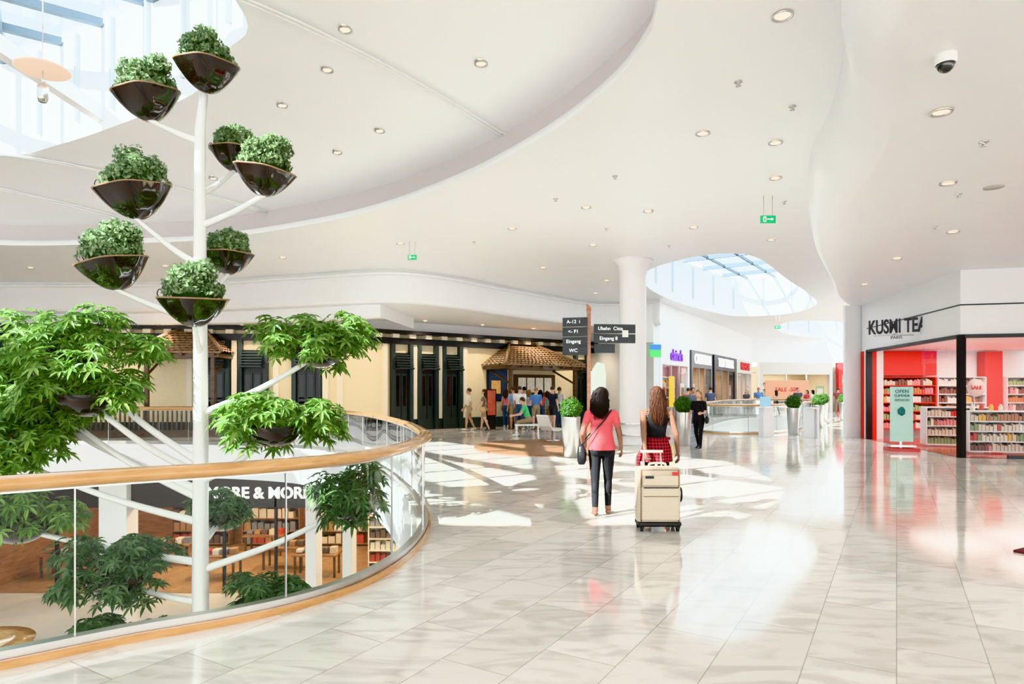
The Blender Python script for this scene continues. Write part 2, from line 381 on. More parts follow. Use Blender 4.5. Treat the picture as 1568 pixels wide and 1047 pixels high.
# tiled canopies
def canopy(F,u0,u1,prot,ze,zr):
    e=empty('tiled_canopy',F.p((u0+u1)/2,prot/2,0))
    mb=MB()
    w=u1-u0
    def hip(f,ins): # f 0 eave..1 ridge
        return (u0+ins*f,u1-ins*f,prot*(1-f)+.02)
    ins=min(w/2-.25,prot*.75); R=10
    for k in range(R):
        f0=k/R;f1=(k+1)/R; a0,b0,v0=hip(f0,ins);a1,b1,v1=hip(f1,ins)
        z0=ze+(zr-ze)*f0; z1=ze+(zr-ze)*f1; lift=.05
        nT=max(4,int((b0-a0)/.2))
        for j in range(nT):
            q0=a0+(b0-a0)*j/nT;q1=a0+(b0-a0)*(j+1)/nT;p0=a1+(b1-a1)*j/nT;p1=a1+(b1-a1)*(j+1)/nT
            vs=[];
            for t in np.linspace(0,1,5):
                h=.05*math.sin(pi*t)
                vs.append(F.p(q0+(q1-q0)*t,v0+.03,z0+lift+h)); vs.append(F.p(p0+(p1-p0)*t,v1,z1+h))
            mb.add(vs,[(2*i,2*i+2,2*i+3,2*i+1) for i in range(4)],TILE,True)
            mb.add([F.p(q0,v0+.03,z0+lift),F.p(q1,v0+.03,z0+lift),F.p(q1,v0+.02,z0-.02),F.p(q0,v0+.02,z0-.02)],[(0,1,2,3)],TILE)
        for sgn,(x0,x1) in ((1,(a0,a1)),(-1,(b0,b1))):
            nv=6
            for j in range(nv):
                y0=v0*j/nv;y1=v0*(j+1)/nv;w0=v1*j/nv;w1=v1*(j+1)/nv; vs=[]
                for t in np.linspace(0,1,4):
                    h=.05*math.sin(pi*t)
                    vs.append(F.p(x0,y0+(y1-y0)*t,z0+lift+h)); vs.append(F.p(x1,w0+(w1-w0)*t,z1+h))
                mb.add(vs,[(2*i,2*i+2,2*i+3,2*i+1) for i in range(3)],TILE,True)
    a1,b1,v1=hip(1,ins)
    mb.tube([F.p(a1-.05,.1,zr+.05),F.p(b1+.05,.1,zr+.05)],.09,TILE)
    mb.tube([F.p(u0,prot,ze+.08),F.p(a1,.1,zr+.06)],.07,TILE); mb.tube([F.p(u1,prot,ze+.08),F.p(b1,.1,zr+.06)],.07,TILE)
    mb.build('roof_tiles',e)
    mb=MB()
    mb.fbox(F,u0+.1,u1-.1,.02,prot-.05,ze-.16,ze-.03,BROWN)
    for u in np.linspace(u0+.2,u1-.3,8): mb.fbox(F,u,u+.09,.0,prot+.08,ze-.1,ze,BROWN)
    for u in (u0+.35,u1-.45): 
        mb.fbox(F,u,u+.13,prot-.35,prot-.22,0,ze-.1,BROWN)
        mb.tube([F.p(u+.06,prot-.3,ze-.8),F.p(u+.06,.1,ze-.15)],.05,BROWN,6)
    mb.build('timber_frame',e)
    return e
canopy(F2,6.9,11.4,2.0,2.75,3.75)
canopy(F1,12.4,15.5,1.6,3.0,4.0)
mb=MB()
for u in np.arange(8.6,16.2,.16): mb.fbox(F1,u,u+.05,1.78,1.83,.25,1.0,BROWN)
mb.fbox(F1,8.5,16.3,1.74,1.88,1.0,1.08,BROWN); mb.fbox(F1,8.5,16.3,1.74,1.88,0,.25,BROWN)
mb.build('wooden_balustrade')
# posters + menu under canopy
mb=MB(); mb.fbox(F2,7.2,8.3,.02,.1,1.15,2.7,BLACK); mb.fbox(F2,7.26,8.24,.1,.12,1.2,2.65,pm('poster_blue_dark',(.03,.06,.13),.3,noise=.8,scale=3))
mb.fbox(F2,7.4,7.9,.12,.13,1.5,2.1,pm('poster_gold',(.7,.35,.1),.3,emit=.3,noise=.8,scale=8)); mb.build('framed_poster')
mb=MB(); mb.fbox(F2,8.7,11.2,.02,.06,.4,2.4,pm('kiosk_dark_wood',(.1,.06,.035),.6)); mb.fbox(F2,8.9,11.0,.06,.5,0,1.05,BROWN)  # dark wood back panel behind the counter
for k in range(4): mb.fbox(F2,8.95+k*.52,9.38+k*.52,.07,.1,1.55,2.25,pm('menu_board',(.65,.6,.5),.4,emit=.2,noise=.5,scale=12))
mb.build('service_counter')
mb=MB(); mb.fbox(F2,6.15,6.65,1.5,1.6,.55,1.7,BLACK); mb.fbox(F2,6.2,6.6,1.6,1.61,.6,1.65,pm('screen_poster',(.35,.08,.05),.3,emit=.4,noise=.9,scale=4)); mb.fbox(F2,6.25,6.55,1.45,1.7,0,.55,BLACK)
mb.build('advertising_totem')
# white connecting walls + bulkheads
mb=MB(); mb.fbox(F3,0,F3.len,-.3,0,0,HC,WHITE); mb.build('wall_connecting')
BK=cr([(-30,22.9),(-18,23.4),(-12,23.2),(-7.5,21.9),(-4.1,20.9),(-2.2,21.9),(-.4,24.2),(3,28.0),(5.0,28.6),(6.4,27.7)],8)
mb=MB(); mb.sweep(BK,[(0,HC),(0,4.62),(.05,4.55),(.15,4.5)],WHITE,False,False,1)
poly(mb,[offs(BK,.12,1)+[(6.4,34),(-30,34)]],4.5,WHITE)
mb.sweep(BK,[(-.02,5.42),(-.08,5.44),(-.08,5.5),(-.02,5.52)],WHITE,False,False,1)
for F in (F1,F2): mb.fbox(F,0,F.len,-.3,.02,4.1,HC,WHITE)
# lower dropped fascia on the left part
BL=[p for p in BK if p[0]<-4.2]
B2=offs(BL,.35,1)
mb.sweep(B2,[(0,4.5),(0,4.12),(.05,4.08),(.5,4.08)],WHITE,False,False,1)
mb.quad((B2[-1][0],B2[-1][1],4.08),(B2[-1][0]+.5,B2[-1][1]+4,4.08),(B2[-1][0]+.5,B2[-1][1]+4,4.5),(B2[-1][0],B2[-1][1],4.5),WHITE)
mb.build('wall_bulkhead_villa')
mb=MB()
for F in (F4,F5): mb.fbox(F,-.1,F.len,-.4,.02,3.75,HC,WHITE)
mb.fbox(F5,F5.len,F5.len+.3,-.4,8,0,HC,WHITE)
mb.build('wall_bulkhead_arcade')
mb=MB(); mb.box((-28,6,.3),(.3,40,12),WHITE); mb.box((-28,6,-3),(.3,40,4),WHITE); mb.build('wall_left')

# ---------------------------------------------------------------- generic shelves
PALC=[pm('product_%d'%i,c,.4) for i,c in enumerate([(.8,.72,.6),(.65,.06,.05),(.85,.5,.08),(.7,.62,.5),(.75,.3,.32),(.22,.10,.08),(.88,.86,.82),(.5,.22,.1),(.3,.38,.2)])]
DULL=[pm('goods_%d'%i,c,.5) for i,c in enumerate([(.35,.2,.1),(.12,.08,.06),(.6,.5,.38),(.4,.06,.04),(.75,.7,.6),(.2,.2,.22)])]
def shelf(name,F,u0,u1,v,dep,z0,z1,rows,mat,pal,pw=.12,parent=None,back=None):
    mb=MB(); mb.fbox(F,u0,u1,v-.02,v,z0,z1,back or mat)
    mb.fbox(F,u0-.03,u0,v-.02,v+dep,z0,z1,mat); mb.fbox(F,u1,u1+.03,v-.02,v+dep,z0,z1,mat)
    h=(z1-z0)/rows
    for k in range(rows+1): mb.fbox(F,u0,u1,v,v+dep,z0+k*h-.015,z0+k*h+.015,mat)
    for k in range(rows):
        u=u0+.04; c=random.choice(pal)
        while u<u1-pw:
            if random.random()<.3: c=random.choice(pal)
            hh=h*random.uniform(.5,.8); w=pw*random.uniform(.7,1)
            mb.fbox(F,u,u+w*.85,v+.03,v+dep*.85,z0+k*h+.015,z0+k*h+hh,c)
            mb.fbox(F,u+w*.15,u+w*.7,v+dep*.2,v+dep*.7,z0+k*h+hh,z0+k*h+hh+.03,BLACK if random.random()<.4 else c)
            u+=w
    return mb.build(name,parent)
def storefront(F,u0,u1,name,signmat,label,tmat,pal,wallmat,zs=2.85,ze=3.75,dp=3.5):
    e=empty('storefront',F.p((u0+u1)/2,0,0))
    mb=MB(); mb.fbox(F,u0,u1,-.35,.06,zs,ze,signmat); mb.fbox(F,u0,u0+.25,-.3,.06,0,zs,signmat); mb.fbox(F,u1-.25,u1,-.3,.06,0,zs,signmat)
    mb.build('fascia',e)
    mb=MB(); mb.fbox(F,u0,u1,-dp-.1,-dp,0,zs+.6,wallmat); mb.fbox(F,u0,u0+.05,-dp,-.35,0,zs+.6,wallmat); mb.fbox(F,u1-.05,u1,-dp,-.35,0,zs+.6,wallmat); mb.fbox(F,u0,u1,-dp,-.35,zs+.1,zs+.2,WHITE)
    mb.build('interior_shell',e)
    w=(u1-u0)
    shelf('display_shelf',F,u0+.3,u1-.3,-dp+.1,min(.4,dp*.3),.3,2.3,4,WHITE,pal,.28,e)
    mb=MB()
    if dp>2:
        for k in range(2):
            c=u0+w*(.3+.4*k); mb.fbox(F,c-.5,c+.5,-2.0,-1.3,0,.85,WHITE)
            for j in range(5): mb.fbox(F,c-.45+j*.18,c-.32+j*.18,-1.9,-1.5,.85,.85+random.uniform(.1,.35),random.choice(pal))
    for q in (.12,.78):
        mb.fbox(F,u0+w*q,u0+w*q+.7,-.12,-.1,.9,2.0,random.choice(pal)); mb.fbox(F,u0+w*q+.1,u0+w*q+.6,-.1,-.09,1.3,1.8,random.choice(pal)); mb.fbox(F,u0+w*q+.33,u0+w*q+.37,-.12,-.1,0,.9,METAL)
    mb.build('display_tables',e)
    mb=MB(); mb.quad(F.p(u0+.25,0,.05),F.p(u0+w*.36,0,.05),F.p(u0+w*.36,0,zs),F.p(u0+.25,0,zs),GLASSC); mb.quad(F.p(u0+w*.64,0,.05),F.p(u1-.25,0,.05),F.p(u1-.25,0,zs),F.p(u0+w*.64,0,zs),GLASSC)
    for q in (.36,.64): mb.fbox(F,u0+w*q-.03,u0+w*q+.03,-.04,.04,0,zs,METAL)
    mb.build('glazing',e)
    if label: text(label,F.p((u0+u1)/2,.1,(zs+ze)/2),F.rz,.72,tmat,'sign_lettering',e,.03,bold=.015)
    L=bpy.data.lights.new('shop_light','AREA'); L.energy=75 if dp>2 else 30; L.size=1.5 if dp>2 else .5; L.color=(1,.93,.85)
    o=bpy.data.objects.new('shop_light',L); COL.objects.link(o); o.parent=e; o.location=Vector(F.p((u0+u1)/2,-dp*.45,zs+.05))-e.location
    return e
PURP=pm('purple_letters',(.20,.03,.5),.4,emit=.3); TW=pm('white_letters',(.9,.9,.9),.4,emit=.6)
GREY=pm('grey_fascia',(.16,.16,.17),.4); NAVY=pm('dark_fascia',(.03,.033,.045),.4); LIG=pm('light_fascia',(.62,.58,.53),.4)
PINKW=pm('pink_interior',(.75,.45,.5),.6); TANW=pm('tan_interior',(.55,.38,.24),.6)
storefront(F4,.8,5.6,'a',WHITE,"claire's",PURP,PALC,PINKW,dp=1.0)
storefront(F4,6.0,10.5,'b',GREY,"CREATION",TW,DULL,TANW)
storefront(F4,11,17,'c',NAVY,"TOM TAILOR",TW,DULL,TANW)
storefront(F4,17.4,22.8,'d',LIG,"FASHION",SIGNRED,PALC,LIG)
storefront(F5,.6,6.5,'e',LIG,"",SIGNRED,PALC,CREAM)
storefront(F5,7,10.5,'f',SIGNRED,"MODE",TW,DULL,LIG)
storefront(F5,11,14.6,'g',BROWN,"CAFE",TW,DULL,SOFTW)
mb=MB(); mb.fbox(F4,1.4,2.1,.25,.3,.9,2.3,pm('yellow_poster',(.9,.6,.02),.5,emit=.1)); mb.fbox(F4,1.7,1.8,.2,.3,0,.9,METAL); mb.fbox(F4,1.4,2.1,.1,.45,0,.04,METAL); mb.build('yellow_poster_stand')
mb=MB(); mb.fbox(F5,1.0,4.5,.1,.14,.9,2.4,pm('orange_poster',(.8,.42,.25),.5,noise=.2)); mb.fbox(F5,1.0,1.08,.02,.14,0,.9,METAL); mb.fbox(F5,4.42,4.5,.02,.14,0,.9,METAL)
mb.build('sale_banner')
text('SALE -50%',F5.p(2.75,.17,1.7),F5.rz,.45,SIGNRED,'banner_lettering')
mb=MB(); mb.box((6.15,27.5,3.35),(.5,.12,.55),pm('green_screen',(.1,.6,.15),.4,emit=.5),.2); mb.box((6.15,27.43,3.5),(.5,.04,.22),pm('blue_screen',(.05,.25,.8),.4,emit=.5),.2); mb.box((6.15,27.75,3.35),(.06,.5,.06),METAL); mb.build('projecting_screen_sign')

# ---------------------------------------------------------------- tea shop right
L_=(12.05,21.7);Cn=(11.0,15.7);R_=(17,14.2)
K1=Fr(L_,Cn);K2=Fr(Cn,R_)
mb=MB()
for K in (K1,K2): mb.fbox(K,0,K.len,-.3,0,3.0,4.6,WHITE)
mb.fbox(K1,-.5,-.0,-.5,.0,0,4.6,WHITE)
mb.box((17.6,22.35,2.3),(12,.15,4.6),WHITE); 
mb.box((18.5,10,2.3),(.3,9,4.6),WHITE)
mb.build('wall_tea_shop')
mb=MB()
for K in (K1,K2): 
    mb.fbox(K,0,K.len,0,.02,3.73,3.76,BLACK); mb.fbox(K,0,K.len,-.08,.04,2.93,3.02,BLACK)
mb.fbox(K1,-.02,.1,-.12,.05,0,3.0,BLACK)
mb.box((11.02,15.7,1.5),(.14,.14,3.0),BLACK,.2); mb.fbox(K2,3.2,3.28,-.1,.04,0,3,BLACK)
mb.fbox(K2,1.0,K2.len,-.04,.03,0,.08,BLACK)
mb.build('trim_shopfront_frame')
mb=MB(); mb.quad(K2.p(.08,0,.05),K2.p(3.2,0,.05),K2.p(3.2,0,2.95),K2.p(.08,0,2.95),GLASSC); mb.quad(K1.p(4.0,0,.05),K1.p(6,0,.05),K1.p(6,0,2.95),K1.p(4.0,0,2.95),GLASSC)
mb.build('window_tea_shop')
mb=MB(); poly(mb,[[L_,(18,22.3),(18,13.9),R_,Cn]],.006,pm('red_shop_floor',(.62,.09,.07),.15,noise=.05)); mb.build('floor_tea_shop')
mb=MB(); poly(mb,[[L_,(18,22.3),(18,13.9),R_,Cn]],3.02,WHITE); mb.build('ceiling_tea_shop')
KB=Fr((12.1,22.2),(19,22.2))
mb=MB(); mb.fbox(KB,.1,2.3,-.02,.5,2.15,2.99,RED); mb.fbox(KB,4.05,4.65,-.02,.35,0,2.99,RED); mb.fbox(KB,0,.3,0,.55,0,2.99,RED)
mb.fbox(Fr((17.8,22),(17.8,14)),0,8,0,.1,0,3,pm('pale_pink_wall',(.8,.6,.55),.5))
mb.build('wall_red_panels')
shelf('tea_tin_shelf',KB,.35,2.3,.05,.4,.35,2.1,6,RED,PALC,.11)
shelf('tea_tin_shelf',KB,2.4,4.0,.05,.4,.35,2.1,6,WHITE,PALC,.12)
shelf('tea_tin_shelf',KB,4.75,6.3,.05,.4,.35,2.1,6,WHITE,PALC,.12)
KC=Fr((12.35,19.3),(14.0,18.9)); shelf('display_counter',KC,0,1.6,0,.45,.06,1.15,4,WHITE,PALC,.1)
KD=Fr((12.0,16.9),(14.6,16.3)); shelf('display_counter',KD,0,2.6,-.3,.5,.06,1.1,4,WHITE,PALC,.1)
mb=MB()
for k in range(11): 
    p=KD.p(.15+k*.22,-.05,1.13); mb.lathe([(.05,0),(.055,.1),(.03,.13),(.03,.16)],p,PALC[k%9],12)
mb.build('counter_top_tins')
e=empty('sale_disc_sign',(12.6,17.4,0))
mb=MB(); mb.lathe([(.2,0),(.2,.02),(.02,.03),(.02,1.4)],(12.6,17.45,0.006),METAL,20); mb.tube([(12.6,17.45,1.2),(12.6,17.45,2.0)],.015,METAL,8); mb.lathe([(.24,0),(.24,.03)],(12.6,17.4,1.72),pm('pale_disc',(.8,.6,.55),.5),24,R=Matrix.Rotation(pi/2,3,'X')); mb.build('disc_and_pole',e)
text('SALE',(12.6,17.36,1.72),-.0,.15,RED,'disc_lettering',e)
e=empty('shop_name_sign',(10.95,18.2,3.4)); SGN=pm('charcoal_letters',(.05,.05,.06),.4)
mb=MB(); mb.box((10.96,18.23,3.24),(1.2,.04,.04),METAL,-.85); mb.box((11.2,18.25,3.24),(.65,.05,.05),METAL,0); mb.build('sign_rail',e)
text('KUSMI TEA',(10.93,18.2,3.46),-.85,.56,SGN,'lettering',e,.02,bold=.012,sx=.54)
text('PARIS',(10.93,18.2,3.15),-.85,.12,SGN,'lettering_small',e,.01)
# mint poster stand
MINT=pm('mint_poster',(.55,.82,.74),.4,noise=.03)
e=empty('poster_stand',(10.65,17.5,0)); a=-.25
mb=MB(); mb.box((10.65,17.5,1.0),(.56,.035,1.5),MINT,a); mb.box((10.65,17.52,.14),(.62,.4,.05),METAL,a); mb.box((10.65,17.5,.04),(.75,.55,.08),pm('red_base',(.6,.05,.05),.3),a); mb.box((10.65,17.54,.9),(.05,.03,1.7),METAL,a)
mb.build('panel_and_base',e)
for t,z,s in (('OPEN',1.62,.13),('SUMMER',1.5,.1),('SERVICES',1.38,.09)): text(t,(10.64,17.46,z),a,s,pm('teal_ink',(.02,.2,.2),.5),'poster_lettering',e,.003)
mb=MB(); mb.lathe([(.001,0),(.1,.06),(.11,.16),(.06,.22),(.03,.25)],(10.64,17.47,.95),pm('teal_ink',(.02,.2,.2),.5),16,sy=.15); mb.build('teapot_print',e)
mb=MB(); mb.box((6.1,6.5,.012),(1.7,1.0,.024),pm('dark_red_mat',(.12,.02,.02),.8,bump=.4,scale=60),.5); mb.build('door_mat')

# ---------------------------------------------------------------- column, disc, signpost, planters
mb=MB()
mb.lathe([(.45,0),(.45,.05),(.40,.06),(.40,.28),(.43,.29),(.43,.33),(.40,.34),(.40,.62),(.43,.63),(.43,.67),(.40,.68),(.40,4.9),(.41,5.2),(.45,5.42),(.55,5.56),(.62,5.6)],(3.68,19.5,0),WHITE,40)
for z in (.29,.63): mb.lathe([(.435,z),(.44,z+.02),(.435,z+.04)],(3.68,19.5,0),METAL,40,cap=False)
mb.build('round_column')
mb=MB(); mb.lathe([(0.01,0),(2.1,0),(2.1,.03),(2.07,.035),(0.01,.035)],(1.0,18.6,0),MAT_,64,sy=1.25,smooth=False); mb.build('round_floor_platform')
COPPER=wood('copper_post_wood',(.33,.13,.07),(.48,.22,.13),.3)
DKS=pm('sign_panel_dark',(.035,.042,.045),.4)
e=empty('direction_signpost',(2.04,17.0,0))
mb=MB(); mb.box((2.04,17,1.9),(.10,.05,3.7),COPPER); 
mb.add([(1.98,16.97,3.75),(2.10,16.97,3.75),(2.10,17.03,3.75),(1.98,17.03,3.75),(1.98,16.97,3.95),(2.10,16.97,3.85),(2.10,17.03,3.85),(1.98,17.03,3.95)],[(3,2,1,0),(4,5,6,7),(0,1,5,4),(1,2,6,5),(2,3,7,6),(3,0,4,7)],COPPER)
mb.lathe([(.3,0.035),(.3,.06),(.1,.08)],(2.04,17,0),METAL,28); mb.build('post',e)
mb=MB()
for dx,ang,w,zs in ((-.37,-.25,.66,(3.46,3.20,2.94,2.70)),(.68,.12,1.12,(3.28,3.02,2.76))):
    for z in zs:
        ww=w if z>2.8 or dx<0 else w*.5
        mb.box((2.04+(dx if z>2.8 or dx<0 else dx*.6),16.96,z),(ww,.05,.235),DKS,ang)
mb.build('panels',e)
for t,x,z,a in (('A-12  i',1.62,3.46,-.25),('<- P1',1.62,3.20,-.25),('Eingang',1.62,2.94,-.25),('WC',1.62,2.70,-.25),('Ubahn  Citta',2.6,3.28,.12),('Eingang 8',2.55,3.02,.12)):
    text(t,(x,16.9,z),a,.13,TW,'sign_lettering',e,.002)
mb=MB(); mb.box((3.0,16.97,3.15),(.16,.04,.18),pm('map_tag',(.8,.8,.75),.5),.12); mb.build('tag',e)
mb=MB(); mb.box((2.75,20.5,1.1),(.5,.12,2.2),pm('pale_green_totem',(.75,.85,.75),.3,emit=.3)); mb.add([(2.5,20.44,2.2),(3.0,20.44,2.2),(3.0,20.56,2.2),(2.5,20.56,2.2),(2.72,20.44,2.55),(2.95,20.44,2.5),(2.95,20.56,2.5),(2.72,20.56,2.55)],[(4,5,6,7),(0,1,5,4),(1,2,6,5),(2,3,7,6),(3,0,4,7)],pm('pale_green_totem',(0,0,0)))
mb.box((2.75,20.5,.03),(.7,.35,.06),METAL); mb.build('information_totem')

def leafball(mb,c,r,n,size,mat,zlo=-1,shell=(.85,1.03)):
    V=[];Fc=[]
    for i in range(n):
        while True:
            d=rng.normal(size=3); d/=np.linalg.norm(d)
            if d[2]>=zlo: break
        lump=1+.13*math.sin(5*d[0]+3*d[1]+c[0]*7)*math.cos(4*d[2]+c[2]*5)
        p=np.array(c)+d*np.array(r)*rng.uniform(*shell)*lump
        nrm=d+rng.normal(size=3)*.7; nrm/=np.linalg.norm(nrm)
        t=np.cross(nrm,rng.normal(size=3)); t/=np.linalg.norm(t); b=np.cross(nrm,t)
        s=size*rng.uniform(.6,1.2); o=len(V)
        V+= [p-t*s,p+b*s*.55+nrm*s*.15,p+t*s,p-b*s*.55+nrm*s*.15]; Fc+=[(o,o+1,o+2),(o,o+2,o+3)]
    mb.add(V,Fc,mat)
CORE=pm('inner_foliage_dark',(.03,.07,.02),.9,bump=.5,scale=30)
def planter(x,y,h=1.0,w=.24,tr=.27):
    e=empty('potted_topiary',(x,y,0))
    mb=MB(); mb.lathe([(w*.72,0),(w*.74,.01),(w,h-.02),(w,h),(w-.03,h),(w-.03,h-.05),(.01,h-.05)],(x,y,0),METAL,36); mb.lathe([(.01,h-.05),(w-.03,h-.045)],(x,y,0),SOIL,20,cap=False)
    mb.tube([(x,y,h-.05),(x,y,h+.2)],.03,BROWN,8); mb.build('metal_planter',e)
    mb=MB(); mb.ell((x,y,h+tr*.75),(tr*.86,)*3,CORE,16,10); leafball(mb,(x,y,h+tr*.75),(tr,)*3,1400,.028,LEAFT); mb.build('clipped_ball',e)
for x,y in ((1.45,15.8),(5.15,19.2),(10.5,23.9),(18.3,35.3),(15.9,32.7),(13.6,28.4)): planter(x,y)
def seat(x,y,a):
    mb=MB(); c,s=math.cos(a),math.sin(a)
    def P(u,v,z): return (x+u*c-v*s,y+u*s+v*c,z)
    prof=[(-.32,.40),(-.28,.44),(0,.40),(.2,.42),(.30,.55),(.40,.85),(.42,.87)]
    vs=[];
    for w in (-.3,.3):
        for v,z in prof: vs.append(P(w,v,z))
        for v,z in reversed(prof): vs.append(P(w,v+.02,z-.05))
    n=len(prof)*2
    fs=[(i,(i+1)%n,n+(i+1)%n,n+i) for i in range(n)]+[tuple(range(n-1,-1,-1)),tuple(range(n,2*n))]
    mb.add(vs,fs,PAINT)
    mb.lathe([(.24,.036),(.24,.05),(.04,.07),(.04,.38)],(x,y,0),CHROME,20)
    mb.build('white_lounge_chair')
seat(1.3,20.6,2.2)

# ---------------------------------------------------------------- railings
def railing(name,loop,closed=True,joints=14,curb=True):
    e=empty(name,(loop[0][0],loop[0][1],0))
    lp=offs(loop,-.09,1,closed)
    mb=MB(); prof=[(.09*math.cos(a)*1.0,1.09+.05*math.sin(a)) for a in np.linspace(0,2*pi,15)]
    mb.sweep(lp,prof,OAK,closed,True); mb.build('oak_handrail',e)
    mb=MB(); mb.sweep(lp,[(0,.06),(0,1.05)],GLASS,closed,True); mb.build('glass_panels',e)
    mb=MB(); mb.sweep(lp,[(.04,0),(.04,.1),(-.04,.1),(-.04,0)],METAL,closed,False)
    mb.sweep(lp,[(-.045,0),(-.045,.05),(-.075,.05),(-.075,0)],OAK,closed,False)
    mb.sweep(lp,[(.012,1.03),(.012,1.06),(-.012,1.06),(-.012,1.03)],METAL,closed,False)
    n=len(lp); 
    L=[0]
    for i in range(n-1): L.append(L[-1]+math.hypot(lp[i+1][0]-lp[i][0],lp[i+1][1]-lp[i][1]))
    t=.35
    while t<L[-1]:
        k=min(range(n),key=lambda i:abs(L[i]-t)); k2=(k+1)%n
        a=math.atan2(lp[k2][1]-lp[k][1],lp[k2][0]-lp[k][0])
        mb.box((lp[k][0],lp[k][1],.57),(.008,.018,.96),METAL,a); t+=1.35
    mb.build('base_channel',e)
railing('atrium_balustrade',VOID); railing('arcade_balustrade',VOID2)
mb=MB(); mb.box((9.1,22.9,.5),(.42,.3,1.0),WHITE,.2); mb.box((9.1,22.9,1.02),(.5,.4,.05),PAINT,.2); mb.box((9.1,23.0,1.25),(.4,.05,.35),pm('light_blue_panel',(.35,.6,.75),.4,emit=.2),.2); mb.build('information_desk')
mb=MB(); mb.box((10.35,22.3,.5),(.05,.4,1.05),PAINT,.6); mb.box((10.55,22.2,.5),(.05,.4,1.05),PAINT,-.1); mb.box((10.45,22.3,1.03),(.3,.4,.05),PAINT,.2); mb.build('folding_sign_board')

# ---------------------------------------------------------------- ceiling fittings
pts=[(2.85,6.74,HC),(2.93,9.83,HC),(4.2,10.2,HC),(1.6,13.8,HC),(4.9,11.9,HC),(3.0,14.1,HC),(4.4,15.5,HC),(.0,15.6,HC),(-3,17.2,HC),(2.2,17.4,HC),(1.0,20.6,HC),(-6.8,19,HC),(-11,20.3,HC),(-15.5,20.6,HC),(6.8,16.8,HC),(3.4,23,HC),(2,3.5,HC),(3.4,26,HC),
 (4.54,6.77,4.6),(6.2,9.1,4.6),(8.2,11.9,4.6),(8.6,14.3,4.6),(9.8,17.8,4.6),(5.2,4.0,4.6),(8.2,6.5,4.6),(11,9.5,4.6)]
mb=MB(); lampz=[]
for x,y,z in pts:
    mb.lathe([(.11,z-.012),(.11,z-.02),(.085,z-.02),(.08,z-.004)],(x,y,0),METAL,24,cap=False); mb.lathe([(.001,z-.006),(.08,z-.006)],(x,y,0),EMW,20,cap=False)
def dz(x,y):
    q=np.array([x,y])-np.array(CC); ang=math.atan2(q[1],q[0]); i=int((ang+pi)/(2*pi)*200)%200
    r=np.hypot(*q); r0=np.hypot(lo[i][0]-CC[0],lo[i][1]-CC[1]); r1=np.hypot(SKY[i][0]-CC[0],SKY[i][1]-CC[1]); t=min(1,max(0,(r0-r)/(r0-r1))); return HC+.62+(7.0-HC-.62)*(1-(1-t)**1.5)
for x,y in ((-.46,9.5),(-2.4,9.2),(-3,10.4),(-2.5,12.1),(-3.6,13.2),(-4.2,11.7),(-7,15),(-10,15.8),(-1.4,7.5),(-13,16)):
    z=dz(x,y)
    mb.lathe([(.1,z+.05),(.1,z-.03),(.075,z-.03),(.07,z-.01)],(x,y,0),METAL,24,cap=False); mb.lathe([(.001,z-.015),(.075,z-.015)],(x,y,0),EMW,20,cap=False)
mb.build('recessed_downlights')
for i,(x,y,z) in enumerate(pts):
    L=bpy.data.lights.new('downlight_lamp','SPOT'); L.spot_size=1.9; L.spot_blend=.8; L.shadow_soft_size=.06; L.energy=30; L.color=(1,.90,.78)
    o=bpy.data.objects.new('downlight_lamp',L); COL.objects.link(o); o.location=(x,y,z-.05)
mb=MB()
for F,u in ((F1,10),(F1,13),(F1,16),(F1,18.4),(F1,6),(F2,1.2),(F2,3.6),(F2,6.4),(F2,9.2),(F2,12.2)):  # left row are real fittings; lamps along the right facade partly added to brighten it
    x,y,_=F.p(u,.9,0); zz=4.08 if F is F1 else 4.5
    mb.lathe([(.09,zz-.01),(.09,zz-.04),(.06,zz-.04)],(x,y,0),METAL,20,cap=False); mb.lathe([(.001,zz-.015),(.08,zz-.015)],(x,y,0),EMW,16,cap=False)
    L=bpy.data.lights.new('soffit_lamp','SPOT'); L.spot_size=2.2; L.spot_blend=.8; L.shadow_soft_size=.1; L.energy=200; L.color=(1,.84,.62)
    o=bpy.data.objects.new('soffit_lamp',L); COL.objects.link(o); o.location=(x,y,zz-.07)
mb.build('soffit_downlights')
mb=MB()
for x,y,z in ((2.9,8.2,HC),(3.9,8.9,HC),(.9,13.2,HC),(1.9,11.8,HC),(5.7,13.4,HC),(2.3,15.6,HC),(-1,17,HC),(4.3,17.5,HC),(6.7,9.6,4.6),(7.6,11.5,4.6),(4.9,5.2,4.6),(5.6,7.6,4.6)):
    mb.lathe([(.05,z-.002),(.05,z-.01),(.015,z-.015),(.015,z-.05),(.035,z-.055),(.001,z-.06)],(x,y,0),METAL,14,cap=False)
mb.build('sprinkler_heads')
e=empty('dome_security_camera',(3.82,5.64,4.6))
mb=MB(); mb.lathe([(.09,4.6),(.09,4.53),(.075,4.52)],(3.82,5.64,0),PAINT,28,cap=False); mb.ell((3.82,5.64,4.52),(.07,.07,.075),pm('smoked_dome',(.01,.01,.012),.05,coat=1)); mb.build('housing',e)
mb=MB(); mb.lathe([(.13,4.592),(.13,4.6)],(7.0,9.3,0),pm('speaker_grille',(.5,.48,.45),.5),24); mb.build('ceiling_speaker')
